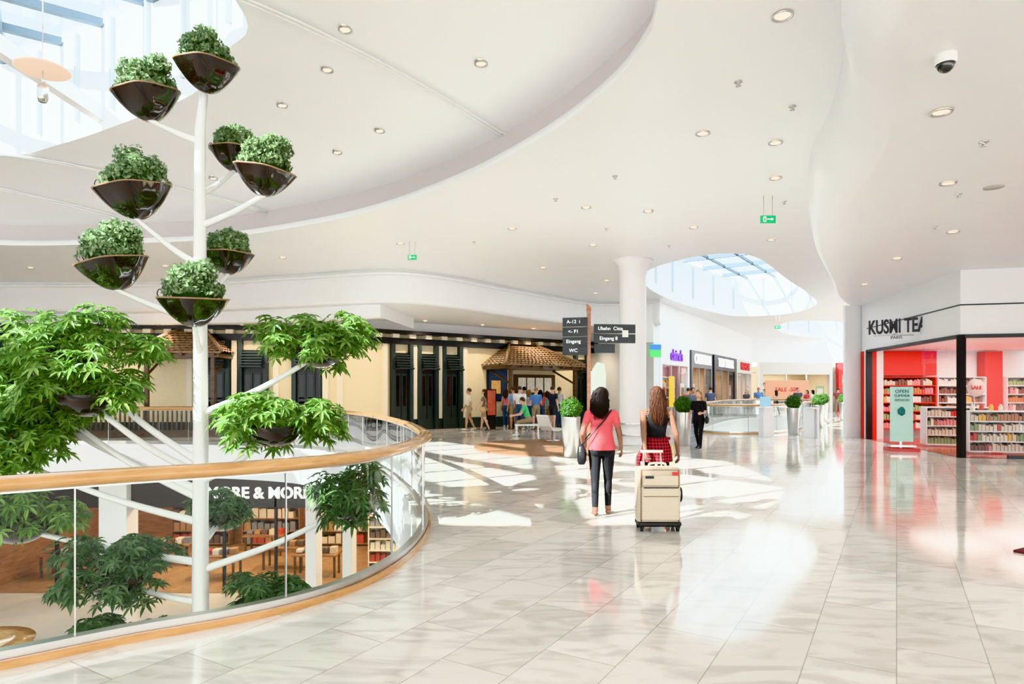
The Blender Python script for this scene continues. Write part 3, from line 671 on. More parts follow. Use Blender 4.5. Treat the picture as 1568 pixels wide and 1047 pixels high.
def exitsign(x,y,z,zt,w=.3):
    e=empty('exit_sign',(x,y,z)); mb=MB(); mb.box((x,y,z),(w,.04,w*.5),GREENSIGN); mb.tube([(x-w*.3,y,z+w*.25),(x-w*.3,y,zt)],.006,METAL,6); mb.tube([(x+w*.3,y,z+w*.25),(x+w*.3,y,zt)],.006,METAL,6); mb.build('green_panel',e)
    mb=MB(); 
    mb.box((x+.06*w,y-.025,z),(.3*w,.006,.06*w),TW); mb.add([(x+.2*w,y-.026,z-.1*w),(x+.36*w,y-.026,z),(x+.2*w,y-.026,z+.1*w)],[(0,1,2)],TW)
    mb.box((x-.25*w,y-.025,z),(.2*w,.006,.34*w),TW); mb.box((x-.25*w,y-.029,z-.02*w),(.08*w,.006,.24*w),GREENSIGN)
    mb.build('pictogram',e)
exitsign(5.2,13,5.12,HC,.3); exitsign(-2.65,17,5.18,HC,.24); exitsign(13.7,33,4.9,HC,.3); exitsign(22,42,5.0,HC,.3)
mb=MB()
for (a,b) in (((-4.0,8.3),(.1,11.5)),((-11.5,14.3),(-6.2,16.2)),((-16,14.5),(-10.5,17.1))):
    for o in (0,.1):
        P=[]
        for t in np.linspace(0,1,14):
            x=a[0]+(b[0]-a[0])*t-o*.6;y=a[1]+(b[1]-a[1])*t+o*.8; P.append((x,y,dz(x,y)-.06))
        mb.tube(P,.016,PAINT,6)
mb.build('lighting_track')
e=empty('pendant_lamp',(-6.6,9,6.2))
mb=MB(); mb.lathe([(.32,0),(.34,.02),(.32,.04),(.02,.06)],(-6.6,9,6.14),pm('copper_glow_disc',(.88,.66,.52),.4,emit=.35),40); mb.tube([(-6.6,9,6.2),(-6.6,9,9.2)],.008,METAL,6)
mb.lathe([(.05,0),(.07,.05),(.07,.22),(.02,.26)],(-6.6,9,5.7),METAL,20); mb.tube([(-6.6,9,5.9),(-6.6,9,6.2)],.008,METAL,6); mb.build('disc_and_spot',e)

# ---------------------------------------------------------------- planter tree sculpture
T=empty('planter_tree_sculpture',(-3.9,8,-5))
TX,TY=-3.9,8.0
mb=MB(); mb.tube([(TX,TY,-5),(TX,TY,-2),(TX+.01,TY,1),(TX,TY,3.5),(TX,TY,4.9),(TX+.05,TY,5.35)],[.12,.105,.09,.075,.06,.045],PAINT,20)
mb.lathe([(.32,-5),(.32,-4.97),(.15,-4.93)],(TX,TY,0),METAL,28)
small=[(-3.81,8.0,5.69,.37,5.2),(-4.45,7.8,5.25,.37,4.75),(-3.72,8.6,4.85,.31,4.1),(-3.08,8.0,4.38,.36,3.7),(-4.55,7.7,4.06,.41,3.2),(-4.86,7.8,3.2,.39,2.5),(-3.76,8.5,3.45,.31,2.8),(-3.75,7.55,2.72,.38,2.1)]
big=[ # x,y,z,rx,ry,rz, attach z, dark
(-5.3,7.7,2.25,.95,.8,.55,.75,0),(-4.85,7.3,1.70,.78,.6,.50,.6,0),(-5.6,7.9,1.55,.8,.6,.5,.3,0),(-2.42,8.1,2.28,.74,.6,.46,1.35,0),(-2.85,7.7,1.33,.84,.65,.54,.5,0),
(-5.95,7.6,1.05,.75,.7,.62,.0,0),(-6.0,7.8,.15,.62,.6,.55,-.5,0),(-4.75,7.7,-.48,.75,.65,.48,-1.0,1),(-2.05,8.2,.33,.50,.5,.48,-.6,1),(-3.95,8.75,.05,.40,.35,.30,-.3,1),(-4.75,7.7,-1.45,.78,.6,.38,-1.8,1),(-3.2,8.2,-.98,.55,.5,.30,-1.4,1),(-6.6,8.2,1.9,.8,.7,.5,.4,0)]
for x,y,z,r,az in small:
    b=(x,y,z-.78*r)
    if abs(x-TX)<.12 and z>5: continue
    mx_=((x*.45+TX*.55),(y*.45+TY*.55),az+(b[2]-az)*.38)
    mb.tube(cr([(TX,TY,az),mx_,b],6),[.045-.02*i/12 for i in range(13)],PAINT,10)
for x,y,z,rx,ry,rz,az,dk in big:
    b=(x,y,z-rz*.35); mx_=((x*.5+TX*.5),(y*.5+TY*.5),az+(b[2]-az)*.42)
    mb.tube(cr([(TX,TY,az),mx_,b],6),[.05-.022*i/12 for i in range(13)],PAINT,10)
mb.build('branching_mast',T)
for i,(x,y,z,r,az) in enumerate(small):
    tx=(x-TX)*.2; ty=(y-TY)*.1
    Rm=Matrix.Rotation(tx,3,'Y')@Matrix.Rotation(-ty+.06,3,'X')
    mb=MB(); h=r*.86
    prof=[(r*max(.002,s_**.85),-h*(1-s_**1.7)) for s_ in np.linspace(0,1,14)]
    mb.lathe(prof,(x,y,z),BOWL,45,cap=False,R=Rm,ripple=.05,rk=5)
    mb.lathe([(r,0),(r*1.03,.012),(r*.97,.02),(r*.93,-.03)],(x,y,z),RIM,45,cap=False,R=Rm,ripple=.05,rk=5)
    mb.lathe([(.001,-.02),(r*.93,-.02)],(x,y,z),SOIL,24,cap=False,R=Rm)
    mb.tube(cr([(x-r,y,z),(x-r*1.12,y-.02,z+.06),(x-r*1.02,y-.03,z+.12),(x-r*.9,y,z+.03)],4),.006,BLACK,6)
    mb.build('hanging_bowl_%d'%(i+1),T)
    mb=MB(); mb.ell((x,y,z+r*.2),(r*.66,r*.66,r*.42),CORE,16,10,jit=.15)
    leafball(mb,(x,y,z+r*.2),(r*.82,r*.84,r*.55),1100,.032,LEAFS,-.2,(.75,1.08))
    for q in range(5):
        a=q*1.256+i; rr=.46 if q else .1
        cx_,cy_,cz_=x+r*rr*math.cos(a),y+r*rr*math.sin(a),z+r*(.4+.5*random.random())+(0 if q else r*.12)
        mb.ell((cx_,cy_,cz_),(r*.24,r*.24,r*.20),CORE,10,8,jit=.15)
        leafball(mb,(cx_,cy_,cz_),(r*.38,r*.38,r*.36),420,.032,LEAFS,-.6,(.65,1.2))
    mb.build('bowl_shrub_%d'%(i+1),T)
def umbrella(mb,c,r,n,mat):
    V=[];Fc=[];c=np.array(c);r=np.array(r)
    for i in range(n):
        while True:
            d=rng.normal(size=3); d/=np.linalg.norm(d)
            if d[2]>-.75: break
        p=c+d*r*rng.uniform(.35,1.05)**.6
        ax=d*np.array([.7,.7,.5])+np.array([0,-.15,.9])+rng.normal(size=3)*.25; ax/=np.linalg.norm(ax)
        t=np.cross(ax,[.3,.9,.2]); t/=np.linalg.norm(t); b=np.cross(ax,t); k=rng.integers(6,9); ln=rng.uniform(.09,.16); ph=rng.uniform(0,6)
        for j in range(k):
            q=ph+j*2*pi/k; rad=t*math.cos(q)+b*math.sin(q); dr=rad*.97+ax*.1; side=np.cross(dr,ax); side/=np.linalg.norm(side)
            l2=ln*rng.uniform(.8,1.1)
            m1=p+dr*l2*.35; m2=p+dr*l2*.7-np.array([0,0,l2*.10]); tip=p+dr*l2-np.array([0,0,l2*.28]); w=l2*.17; o=len(V)
            V+=[p,m1+side*w*.85+ax*.008,m1-ax*.004,m1-side*w*.85+ax*.008,m2+side*w*.75+ax*.006,m2-ax*.004,m2-side*w*.75+ax*.006,tip]
            Fc+=[(o,o+1,o+2),(o,o+2,o+3),(o+1,o+4,o+5,o+2),(o+2,o+5,o+6,o+3),(o+4,o+7,o+5),(o+5,o+7,o+6)]
    mb.add(V,Fc,mat)
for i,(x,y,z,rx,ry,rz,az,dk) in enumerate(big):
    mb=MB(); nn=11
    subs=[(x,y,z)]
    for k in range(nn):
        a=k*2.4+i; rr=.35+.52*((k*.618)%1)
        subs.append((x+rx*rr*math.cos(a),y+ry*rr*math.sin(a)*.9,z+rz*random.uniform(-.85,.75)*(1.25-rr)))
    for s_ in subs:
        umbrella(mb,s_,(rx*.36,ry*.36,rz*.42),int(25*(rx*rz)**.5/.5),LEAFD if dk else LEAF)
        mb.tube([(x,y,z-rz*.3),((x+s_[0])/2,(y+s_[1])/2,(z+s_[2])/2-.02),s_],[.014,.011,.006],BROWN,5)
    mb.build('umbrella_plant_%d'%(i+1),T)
    mb=MB(); rb=min(rx,.4)*.8
    prof=[(rb*math.sin(t)+.001,-rb*.8*math.cos(t)) for t in np.linspace(0,pi/2,10)]
    mb.lathe(prof,(x,y,z-rz*.2),BOWL,32,cap=False,ripple=.03,rk=5); mb.lathe([(.001,0),(rb,0)],(x,y,z-rz*.2-.01),SOIL,24,cap=False); mb.build('plant_bowl_%d'%(i+1),T)

# ---------------------------------------------------------------- lower level shops
LF=Fr((-22,21),(4,21))
mb=MB(); 
mb.fbox(LF,0,26,-.3,.0,-2.2,-1.0,pm('dark_brown_fascia',(.03,.02,.018),.35))
for u,w in ((8.6,.9),(15.3,.35),(16.5,.3),(18.8,.4),(22,.5)): mb.fbox(LF,u,u+w,-.4,.25,-5,-1,WHITE)
for u in (5,7,12.5,14.2): mb.fbox(LF,u,u+.08,-.1,0,-5,-1.9,BLACK)
mb.build('wall_lower_shopfront')
mb=MB(); mb.box((-9,28,-3),(30,.2,4),SOFTW); mb.build('wall_lower_shop_back'); mb=MB(); mb.box((-17.5,24.5,-3),(.2,7,4),SOFTW); mb.build('wall_lower_shop_side')
mb=MB(); poly(mb,[[(-22,21),(4,21),(4,28),(-22,28)]],-4.99,wood('shop_floor_wood',(.30,.17,.08),(.44,.26,.14),.35,3)); mb.build('floor_lower_shop')
text('MORE & MORE',LF.p(13.7,.04,-1.72),0,.52,TW,'lower_shop_sign_lettering',None,.03,bold=.012)
for k,(u,y) in enumerate(((6,23),(9,24.5),(11.5,22.8),(13.5,24),(15,23),(12,26))):
    e=empty('display_table',(-22+u,y,-5)); mb=MB()
    mb.box((-22+u,y,-4.2),(1.6,.8,.06),SOFTW)
    for a,b in ((-.7,-.3),(.7,-.3),(.7,.3),(-.7,.3)): mb.box((-22+u+a,y+b,-4.61),(.07,.07,.78),BROWN)
    for j in range(5): mb.box((-22+u-.6+j*.3,y,-4.17+.08),(.22,.3,.1+.04*j),DULL[(j+k)%6])
    mb.build('table_with_clothes',e)
LB=Fr((-22,27.8),(4,27.8))
for u in (7.5,10.5,13.5): shelf('clothes_shelf',LB,u,u+2.4,0,.5,-4.9,-2.2,5,SOFTW,DULL,.35)
LC=Fr((-22,23.2),(4,23.2)); shelf('shoe_shelf',LC,16.9,18.7,0,.4,-4.9,-2.4,6,CREAML,DULL,.22); shelf('shoe_shelf',LC,19.2,21.8,0,.4,-4.9,-2.4,6,CREAML,DULL,.22)
for x,y in ((-14,24),(-10.5,23),(-8,25),(-5,22.2),(-2,22)):
    L=bpy.data.lights.new('lower_shop_lamp','AREA'); L.energy=110; L.size=.8; L.color=(1,.78,.52)
    o=bpy.data.objects.new('lower_shop_lamp',L); COL.objects.link(o); o.location=(x,y,-1.1)
mb=MB(); mb.lathe([(1.3,-5),(1.3,-4.6),(1.35,-4.55),(.9,-4.5),(.85,-4.55),(.01,-4.6)],(-13.2,15.5,0),OAK,48); mb.build('round_wooden_bench')

# ---------------------------------------------------------------- people
SK=[pm('skin_brown',(.28,.14,.085),.5,noise=.05,scale=20),pm('skin_tan',(.50,.29,.19),.5,noise=.05,scale=20),pm('skin_fair',(.68,.44,.33),.5,noise=.05,scale=20)]
def cloth(name,c,rough=.85): return pm('cloth_'+name,c,rough,noise=.12,scale=14,bump=.25)
def person(name,x,y,hd,H,pal,pose,hair='short',vox=.011,fem=True,zoff=0,headturn=0,extra=None):
    parts=[]
    def capsule(p0,r0,p1,r1,lab,lab2=None,t2=1,n=12,flat=None):
        p0=Vector(p0);p1=Vector(p1);d=(p1-p0);l=d.length;t=d.normalized(); a=t.orthogonal().normalized()
        ref=Vector((1,0,0)); 
        if abs(t.dot(ref))<.95: a=(ref-t*ref.dot(t)).normalized()
        b=t.cross(a); rows=[]
        for q in (-80,-50,-25): rows.append((r0*math.sin(math.radians(q)),r0*math.cos(math.radians(q)),0))
        for k in range(7): rows.append((l*k/6,r0+(r1-r0)*k/6,k/6))
        for q in (25,50,80): rows.append((l+r1*math.sin(math.radians(q)),r1*math.cos(math.radians(q)),1))
        V=[];lb=[]
        for h,r,f in rows:
            for i in range(n):
                an=2*pi*i/n; V.append(p0+t*h+(a*math.cos(an)+b*math.sin(an)*(flat or 1))*r); lb.append(lab if (lab2 is None or f<t2) else lab2)
        F=[(k*n+i,k*n+(i+1)%n,(k+1)*n+(i+1)%n,(k+1)*n+i) for k in range(len(rows)-1) for i in range(n)]
        F.append(tuple(range(n-1,-1,-1)));F.append(tuple((len(rows)-1)*n+i for i in range(n)))
        parts.append((V,F,lb))
    def ellip(c,r,lab,M=None,seg=14,rg=10):
        V=[];F=[]
        for k in range(1,rg):
            th=pi*k/rg
            for i in range(seg):
                a=2*pi*i/seg; p=Vector((r[0]*math.sin(th)*math.cos(a),r[1]*math.sin(th)*math.sin(a),r[2]*math.cos(th)))
                if M is not None: p=M@p
                V.append(Vector(c)+p)
        for k in range(rg-2):
            for i in range(seg): F.append((k*seg+i,(k+1)*seg+i,(k+1)*seg+(i+1)%seg,k*seg+(i+1)%seg))
        F.append(tuple(range(seg))); F.append(tuple((rg-2)*seg+i for i in range(seg-1,-1,-1)))
        parts.append((V,F,[lab]*len(V)))
    lean=pose.get('lean',0)
    def ln(p): # lean upper body about hips
        p=Vector(p); z0=.52*H
        if p.z>z0: q=Matrix.Rotation(-lean,3,'X')@Vector((p.x,p.y,p.z-z0)); return Vector((q.x,q.y,q.z+z0))
        return p
    sw_=.104 if fem else .122; hw=.052
    if fem: RG=[(.465,.06,.05,0),(.49,.092,.066,-.004),(.53,.100,.072,-.006),(.57,.089,.063,-.002),(.60,.078,.054,0),(.63,.073,.050,.002),(.67,.078,.054,.003),(.72,.088,.060,.004),(.76,.094,.060,.002),(.79,.094,.052,0),(.812,.082,.043,-.002),(.83,.05,.036,-.004),(.85,.034,.032,-.004)]
    else: RG=[(.465,.06,.05,0),(.49,.09,.064,-.002),(.53,.094,.068,-.003),(.57,.088,.064,0),(.61,.086,.062,.003),(.66,.092,.064,.004),(.71,.102,.068,.004),(.76,.110,.066,.002),(.79,.110,.056,0),(.815,.092,.045,-.003),(.833,.055,.038,-.004),(.85,.037,.034,-.004)]
    wl=pal.get('waist',.585); nk=pal.get('neckline',.832)
    V=[];lb=[];n=24;F=[];dense=[]
    for k in range(len(RG)-1):
        for j in range(3): t=j/3; dense.append(tuple(RG[k][m]*(1-t)+RG[k+1][m]*t for m in range(4)))
    dense.append(RG[-1]); puff=pal.get('puff',1.0)
    for z,rx,ry,cy in dense:
        lab='pants' if z<wl else ('top' if z<nk else 'skin')
        m_=puff if lab=='top' and z<.78 else 1
        for i in range(n):
            a=2*pi*i/n; c_,s_=math.cos(a),math.sin(a)
            ex=.85
            V.append(ln((rx*H*m_*math.copysign(abs(c_)**ex,c_),(cy+ry*m_*math.copysign(abs(s_)**ex,s_))*H,z*H))); lb.append(lab)
    q=len(dense)
    F=[(k*n+i,k*n+(i+1)%n,(k+1)*n+(i+1)%n,(k+1)*n+i) for k in range(q-1) for i in range(n)]+[tuple(range(n-1,-1,-1)),tuple((q-1)*n+i for i in range(n))]
    parts.append((V,F,lb))
    if fem:
        for s in (-1,1): ellip(ln((s*.04*H,.048*H,.735*H)),(.036*H,.03*H,.033*H),'top')
    for s in (-1,1): ellip((s*.045*H,-.040*H,.505*H),(.05*H,.042*H,.05*H),'pants')
    # head
    HM=Matrix.Rotation(headturn,3,'Z'); hc=ln((0,.004*H,.93*H))
    def hp(a,b,c): return hc+HM@Vector((a*H,b*H,c*H))
    capsule(ln((0,-.006*H,.825*H)),.034*H if not fem else .030*H,hc+Vector((0,-.004*H,-.03*H)),.031*H if not fem else .027*H,'skin')
    ellip(hp(0,.002,.008),(.0455*H,.056*H,.060*H),'skin',HM); ellip(hp(0,.018,-.028),(.033*H,.036*H,.035*H),'skin',HM)
    ellip(hp(0,.056,-.006),(.007*H,.012*H,.013*H),'skin',HM); ellip(hp(0,.052,-.034),(.015*H,.007*H,.005*H),'lip',HM)
    for s in (-1,1): ellip(hp(s*.046,-.004,-.004),(.006*H,.011*H,.018*H),'skin',HM)
    # legs
    for s,key in ((-1,'legL'),(1,'legR')):
        sg,kn,ft=pose.get(key,(0.05*s,0.08,0)); ab=pose.get('spread',.03)
        hip=Vector((s*hw*H,0,.50*H)); td=Vector((s*math.sin(ab),math.sin(sg),-math.cos(sg))).normalized(); knee=hip+td*.235*H
        cd=Vector((0,math.sin(sg-kn),-math.cos(sg-kn))).normalized(); ank=knee+cd*.235*H
        tp=pal.get('thigh','pants'); cf=pal.get('calf','pants')
        wd=pal.get('legw',1.0)
        capsule(hip,.056*H*(wd if tp=='pants' else 1),knee,.035*H*(wd if tp=='pants' else 1),'pants',tp,pal.get('tt',.0) if tp!='pants' else 1.1)
        capsule(knee,.034*H*(wd if cf=='pants' else 1),ank,.0215*H*(wd*1.15 if cf=='pants' else 1),cf,'skin' if pal.get('ankle') else None,.88)
        ellip(knee+cd*.07*H+Vector((0,-.012*H,0)),(.029*H,.03*H,.055*H),cf)
        fd=Vector((s*.12,math.cos(ft),math.sin(ft))).normalized(); dn=Vector((0,math.sin(ft),-math.cos(ft)))
        heel=ank+dn*.022*H-fd*.018*H; toe=ank+dn*.027*H+fd*.088*H
        sh=pal.get('foot','shoe')
        capsule(heel,.021*H,toe,.016*H,sh,flat=.75); capsule(ank,.02*H,heel+fd*.02*H,.02*H,'skin' if sh=='skin' or pal.get('ankle') or cf!='pants' else sh)
        capsule(heel+dn*.008*H,.019*H,toe+dn*.006*H,.021*H,'shoe',flat=.5)
    hands={}
    for s,key in ((-1,'armL'),(1,'armR')):
        sg,ab,el,ab2=pose.get(key,(0.05,.12,.2,.02)); S=ln((s*sw_*H,-.002*H,.795*H))
        ud=Vector((s*math.sin(ab),math.sin(sg)*math.cos(ab),-math.cos(sg)*math.cos(ab))); El=S+ud*.17*H
        fd=Vector((s*math.sin(ab2),math.sin(sg+el)*math.cos(ab2),-math.cos(sg+el)*math.cos(ab2))).normalized(); Wr=El+fd*.145*H
        sl=pal.get('sleeve',.6)
        capsule(S-Vector((s*.018*H,0,-.002*H)),.034*H if fem else .04*H,S,.030*H if fem else .037*H,'top' if sl>0 else 'skin')
        if sl>0: capsule(S,.0315*H if fem else .039*H,S+ud*.17*H*min(sl,1),.0285*H if fem else .034*H,'top')
        s0=max(0,min(sl,.9)-.02)
        capsule(S+ud*.17*H*s0,(.028-.0055*s0)*H if fem else (.034-.006*s0)*H,El,.0225*H if fem else .027*H,'top' if sl>=1 else 'skin')
        capsule(El,.0225*H if fem else .026*H,Wr,.0145*H if fem else .017*H,'top' if sl>=1.5 else 'skin')
        w=Vector((0,1,0)); w=(w-fd*w.dot(fd)); w=w.normalized() if w.length>.2 else Vector((0,0,1)); nin=fd.cross(w).normalized()
        if nin.x*s>0: nin=-nin
        M=Matrix((w,nin,fd)).transposed(); pc=Wr+fd*.03*H
        ellip(pc,(.023*H,.0095*H,.032*H),'skin',M); hands[key]=pc+fd*.03*H+nin*.02*H
        cu=pose.get('curl',.45)+ (pose.get('grip',{}).get(key,0))
        for i,(of,l1) in enumerate(((.018,.042),(.006,.047),(-.006,.044),(-.018,.034))):
            b0=Wr+fd*.052*H+w*of*H; d1=(fd*math.cos(cu)+nin*math.sin(cu)+w*of*4).normalized(); b1=b0+d1*l1*.55*H; d2=(fd*math.cos(cu*2.1)+nin*math.sin(cu*2.1)).normalized(); b2=b1+d2*l1*.5*H
            rr=max(.0048*H,vox*.62); capsule(b0,rr,b1,rr*.95,'skin',n=8); capsule(b1,rr*.95,b2,rr*.85,'skin',n=8)
        tb=Wr+fd*.015*H+w*.018*H; td_=(fd*.75+w*.55+nin*.35).normalized(); t1=tb+td_*.028*H; rr=max(.0055*H,vox*.65)
        capsule(tb,rr,t1,rr,'skin',n=8); capsule(t1,rr,t1+(fd*.9+w*.1+nin*.4).normalized()*.022*H,rr*.9,'skin',n=8)
    V=[];F=[];lb=[]
    for v,f,l in parts:
        o=len(V); V+=[tuple(p) for p in v]; F+=[tuple(i+o for i in q) for q in f]; lb+=l
    kd=kdtree.KDTree(len(V))
    for i,p in enumerate(V): kd.insert(p,i)
    kd.balance()
    me=bpy.data.meshes.new('tmp'); me.from_pydata(V,[],F); me.update()
    ob=bpy.data.objects.new('tmp',me); COL.objects.link(ob)
    r=ob.modifiers.new('r','REMESH'); r.mode='VOXEL'; r.voxel_size=vox; r.use_smooth_shade=True
    s_=ob.modifiers.new('s','SMOOTH'); s_.factor=.5; s_.iterations=3
    dg=bpy.context.evaluated_depsgraph_get(); dg.update(); m2=bpy.data.meshes.new_from_object(ob.evaluated_get(dg)); bpy.data.objects.remove(ob)
    mats={'skin':pal['skin'],'top':pal['top'],'pants':pal['pants'],'shoe':pal['shoe'],'lip':pm('lip_tone',(.35,.1,.08),.4)}
    keys=list(mats); m2.materials.clear()
    for k in keys: m2.materials.append(mats[k])
    vn=len(m2.vertices); co=np.zeros(vn*3); m2.vertices.foreach_get('co',co); co=co.reshape(-1,3); mz=co[:,2].min(); co[:,2]-=mz; m2.vertices.foreach_set('co',co.ravel())
    vl=[keys.index(lb[kd.find((c[0],c[1],c[2]+mz))[1]]) for c in co]
    m2.polygons.foreach_set('material_index',[vl[p.vertices[0]] for p in m2.polygons]); m2.polygons.foreach_set('use_smooth',[True]*len(m2.polygons)); m2.update()
    root=empty(name,(x,y,zoff)); root.rotation_euler=(0,0,hd)
    body=bpy.data.objects.new('body',m2); COL.objects.link(body); body.parent=root
    off=Vector((0,0,-mz))
    def fin(mb,nm):
        o=mb.build(nm,None,origin=(0,0,0)); o.parent=root; o.location=off; return o
    mb=MB(); EY=pm('eye_white',(.8,.8,.78),.2); IR=pm('iris_dark',(.03,.015,.01),.2)
    for s in (-1,1):
        mb.ell(hp(s*.018,.0475,.006),(.0085*H,.006*H,.006*H),EY,10,8,R=HM); mb.ell(hp(s*.018,.0525,.006),(.0035*H,.002*H,.0038*H),IR,8,6,R=HM)
        mb.ell(hp(s*.018,.053,.018),(.011*H,.003*H,.0022*H),pal['hair'],8,6,R=HM)
    fin(mb,'eyes')
    mb=MB()
    def strandloft(rows,k1,amp,seg=64,mat=pal['hair']):
        V=[];m_=len(rows)
        for j,(z,cx,cy,rx,ry) in enumerate(rows):
            for i in range(seg):
                a=2*pi*i/seg; w_=1+amp*math.sin(k1*a+1.7*math.sin(j*.9)+j*.25)+amp*.6*math.sin(k1*2.3*a-j*.35)
                V.append(hp(cx+rx*w_*math.cos(a),cy+ry*w_*math.sin(a),z))
        mb.add(V,[(j*seg+i,j*seg+(i+1)%seg,(j+1)*seg+(i+1)%seg,(j+1)*seg+i) for j in range(m_-1) for i in range(seg)]+[tuple(range(seg-1,-1,-1)),tuple((m_-1)*seg+i for i in range(seg))],mat,True)
    hr=(.051,.060,.062) if hair!='curly' else (.060,.064,.066)
    cap=[]
    lowz=-.35 if hair!='short' else -.45
    for th in np.linspace(.08,pi/2+abs(lowz),12):
        cap.append((.016+hr[2]*math.cos(th),0,-.010-.012*max(0,-math.cos(th)),hr[0]*math.sin(th),hr[1]*math.sin(th)))
    strandloft(cap,17,.018)
    if hair in('long','curly','mid'):
        Lh={'long':.215,'curly':.17,'mid':.12}[hair]; wd={'long':.062,'curly':.068,'mid':.055}[hair]
        rows=[]
        for t in np.linspace(0,1,18):
            z=.03-(Lh+.03)*t; wx=(.048+(wd-.048)*min(1,t*2.2))*(1-.75*max(0,(t-.72)/.28)**1.6); dy=.034*(1-.6*max(0,(t-.75)/.25))
            rows.append((z,.003*math.sin(t*7),-.026-.012*t-(.014 if hair=='curly' else 0),wx*(1+.05*math.sin(t*13)),dy))
        strandloft(rows,13,.055 if hair!='curly' else .09)
        for i in range(150 if vox<.008 else 24):
            a=random.uniform(pi*1.0,pi*2.0); P=[];ph=random.uniform(0,6); l=random.uniform(.7,1.08)
            for t in np.linspace(0,1,12):
                z=.05-(Lh+.05)*t*l; k=.048+(wd-.045)*min(1,t*2.2); k*=(1-.6*max(0,(t-.75)/.25)**1.5)
                wv=(.006 if hair=='curly' else .0035)*math.sin(t*(22 if hair=='curly' else 12)+ph)
                P.append(hp(k*1.04*math.cos(a)+wv,-.028-.012*t-(.010 if hair=='curly' else 0)+.038*math.sin(a)+wv,z))
            mb.tube(P,[.0032*H*(1-.7*t) for t in np.linspace(0,1,12)],pal['hair'],5)
    if hair=='bun': mb.ell(hp(0,-.06,.04),(.025*H,.025*H,.025*H),pal['hair'],14,10)
    fin(mb,'hair')
    if extra:
        mb=MB(); extra(mb,H,ln,hands); fin(mb,'accessories')
    return root
def skirt(mb,H,rows,mat,k=9,amp=.04,seg=72,cyo=0):
    V=[]
    for j,(z,rx,ry) in enumerate(rows):
        for i in range(seg):
            a=2*pi*i/seg; w=1+amp*j/len(rows)*math.sin(k*a+j*.15)
            V.append((rx*H*w*math.cos(a),(ry*w*math.sin(a)+cyo)*H,z*H))
    m_=len(rows); mb.add(V,[(j*seg+i,j*seg+(i+1)%seg,(j+1)*seg+(i+1)%seg,(j+1)*seg+i) for j in range(m_-1) for i in range(seg)],mat,True)
HB=pm('hair_black',(.018,.011,.009),.55,noise=.4,scale=60,spec=.3); HBR=pm('hair_auburn',(.075,.028,.014),.55,noise=.5,scale=50,spec=.3); HBL=pm('hair_blonde',(.35,.2,.08),.5,noise=.4,scale=50); HGR=pm('hair_dark_brown',(.05,.03,.018),.5,noise=.4,scale=50)
PINK=cloth('coral_pink',(.78,.13,.15)); CBLACK=cloth('black',(.012,.012,.014)); SAND=pm('sandal_leather',(.16,.07,.035),.6); BAGB=pm('black_bag_leather',(.012,.012,.013),.35,bump=.3,scale=30)
def ex1(mb,H,ln,hands):
    skirt(mb,H,[(.70,.090,.064),(.64,.087,.064),(.58,.098,.080),(.55,.106,.092),(.53,.109,.097),(.51,.110,.098)],PINK,7,.03)
    x0=-.158*H; V=[]
    rows=[(.555,.018,.045),(.53,.03,.062),(.48,.038,.07),(.42,.036,.068),(.395,.026,.055)]
    for z,rx,ry in rows:
        for i in range(24):
            a=2*pi*i/24; c_,s_=math.cos(a),math.sin(a); V.append((x0+rx*H*math.copysign(abs(c_)**.6,c_),-.03*H+ry*H*math.copysign(abs(s_)**.6,s_),z*H))
    mb.add(V,[(j*24+i,j*24+(i+1)%24,(j+1)*24+(i+1)%24,(j+1)*24+i) for j in range(4) for i in range(24)]+[tuple(range(23,-1,-1)),tuple(96+i for i in range(24))],BAGB,True)
    P=[(x0,-.05*H,.55*H),(-.11*H,-.082*H,.60*H),(-.04*H,-.076*H,.68*H),(.03*H,-.07*H,.76*H),(.072*H,-.035*H,.822*H),(.075*H,.02*H,.81*H),(.03*H,.085*H,.74*H),(-.06*H,.09*H,.66*H),(-.12*H,.05*H,.60*H),(x0,.0,.55*H)]
    mb.tube(cr(P,4),.0055*H,BAGB,6)
    mb.tube(cr([(x0,-.05*H,.55*H),(x0-.02*H,-.06*H,.5*H),(x0-.015*H,-.07*H,.42*H)],4),.005*H,BAGB,6)
person('woman_with_shoulder_bag',1.19,8.5,-.12,1.66,dict(skin=SK[0],top=PINK,pants=CBLACK,shoe=SAND,hair=HB,ankle=True,foot='skin',sleeve=.5,waist=.56),
  dict(legL=(-.08,.12,-.05),legR=(.20,.22,.05),armL=(-.22,.30,.95,-.05),armR=(-.10,.22,.75,.12),spread=.0),'curly',.0062,True,extra=ex1,headturn=-.35)
def ex2(mb,H,ln,hands):
    skirt(mb,H,[(.605,.081,.060),(.58,.096,.078),(.54,.112,.099),(.50,.120,.106),(.46,.125,.106),(.425,.127,.104)],PLAID,8,.05)
    mb.tube(cr([(-.08*H,-.05*H,.60*H),(0,-.064*H,.598*H),(.08*H,-.05*H,.602*H),(.09*H,.02*H,.60*H),(.0,.066*H,.595*H),(-.09*H,.02*H,.60*H),(-.08*H,-.05*H,.60*H)],4),.012*H,PLAID,8)
    mb.tube(cr([(-.12*H,-.02*H,.50*H),(-.145*H,-.02*H,.45*H),(-.15*H,-.025*H,.39*H)],4),[.02*H]*5+[.018*H]*4,PLAID,10)
person('woman_pulling_suitcase',1.86,8.25,.05,1.66,dict(skin=SK[0],top=CBLACK,pants=CBLACK,shoe=SAND,hair=HBR,ankle=True,foot='skin',sleeve=0,waist=.50,neckline=.815),
  dict(legL=(.22,.22,.0),legR=(-.12,.2,-.25),armL=(-.50,.10,.12,.02),armR=(-.12,.26,.35,.18),spread=.0,grip={'armL':.5}),'long',.0062,True,extra=ex2,headturn=.12)
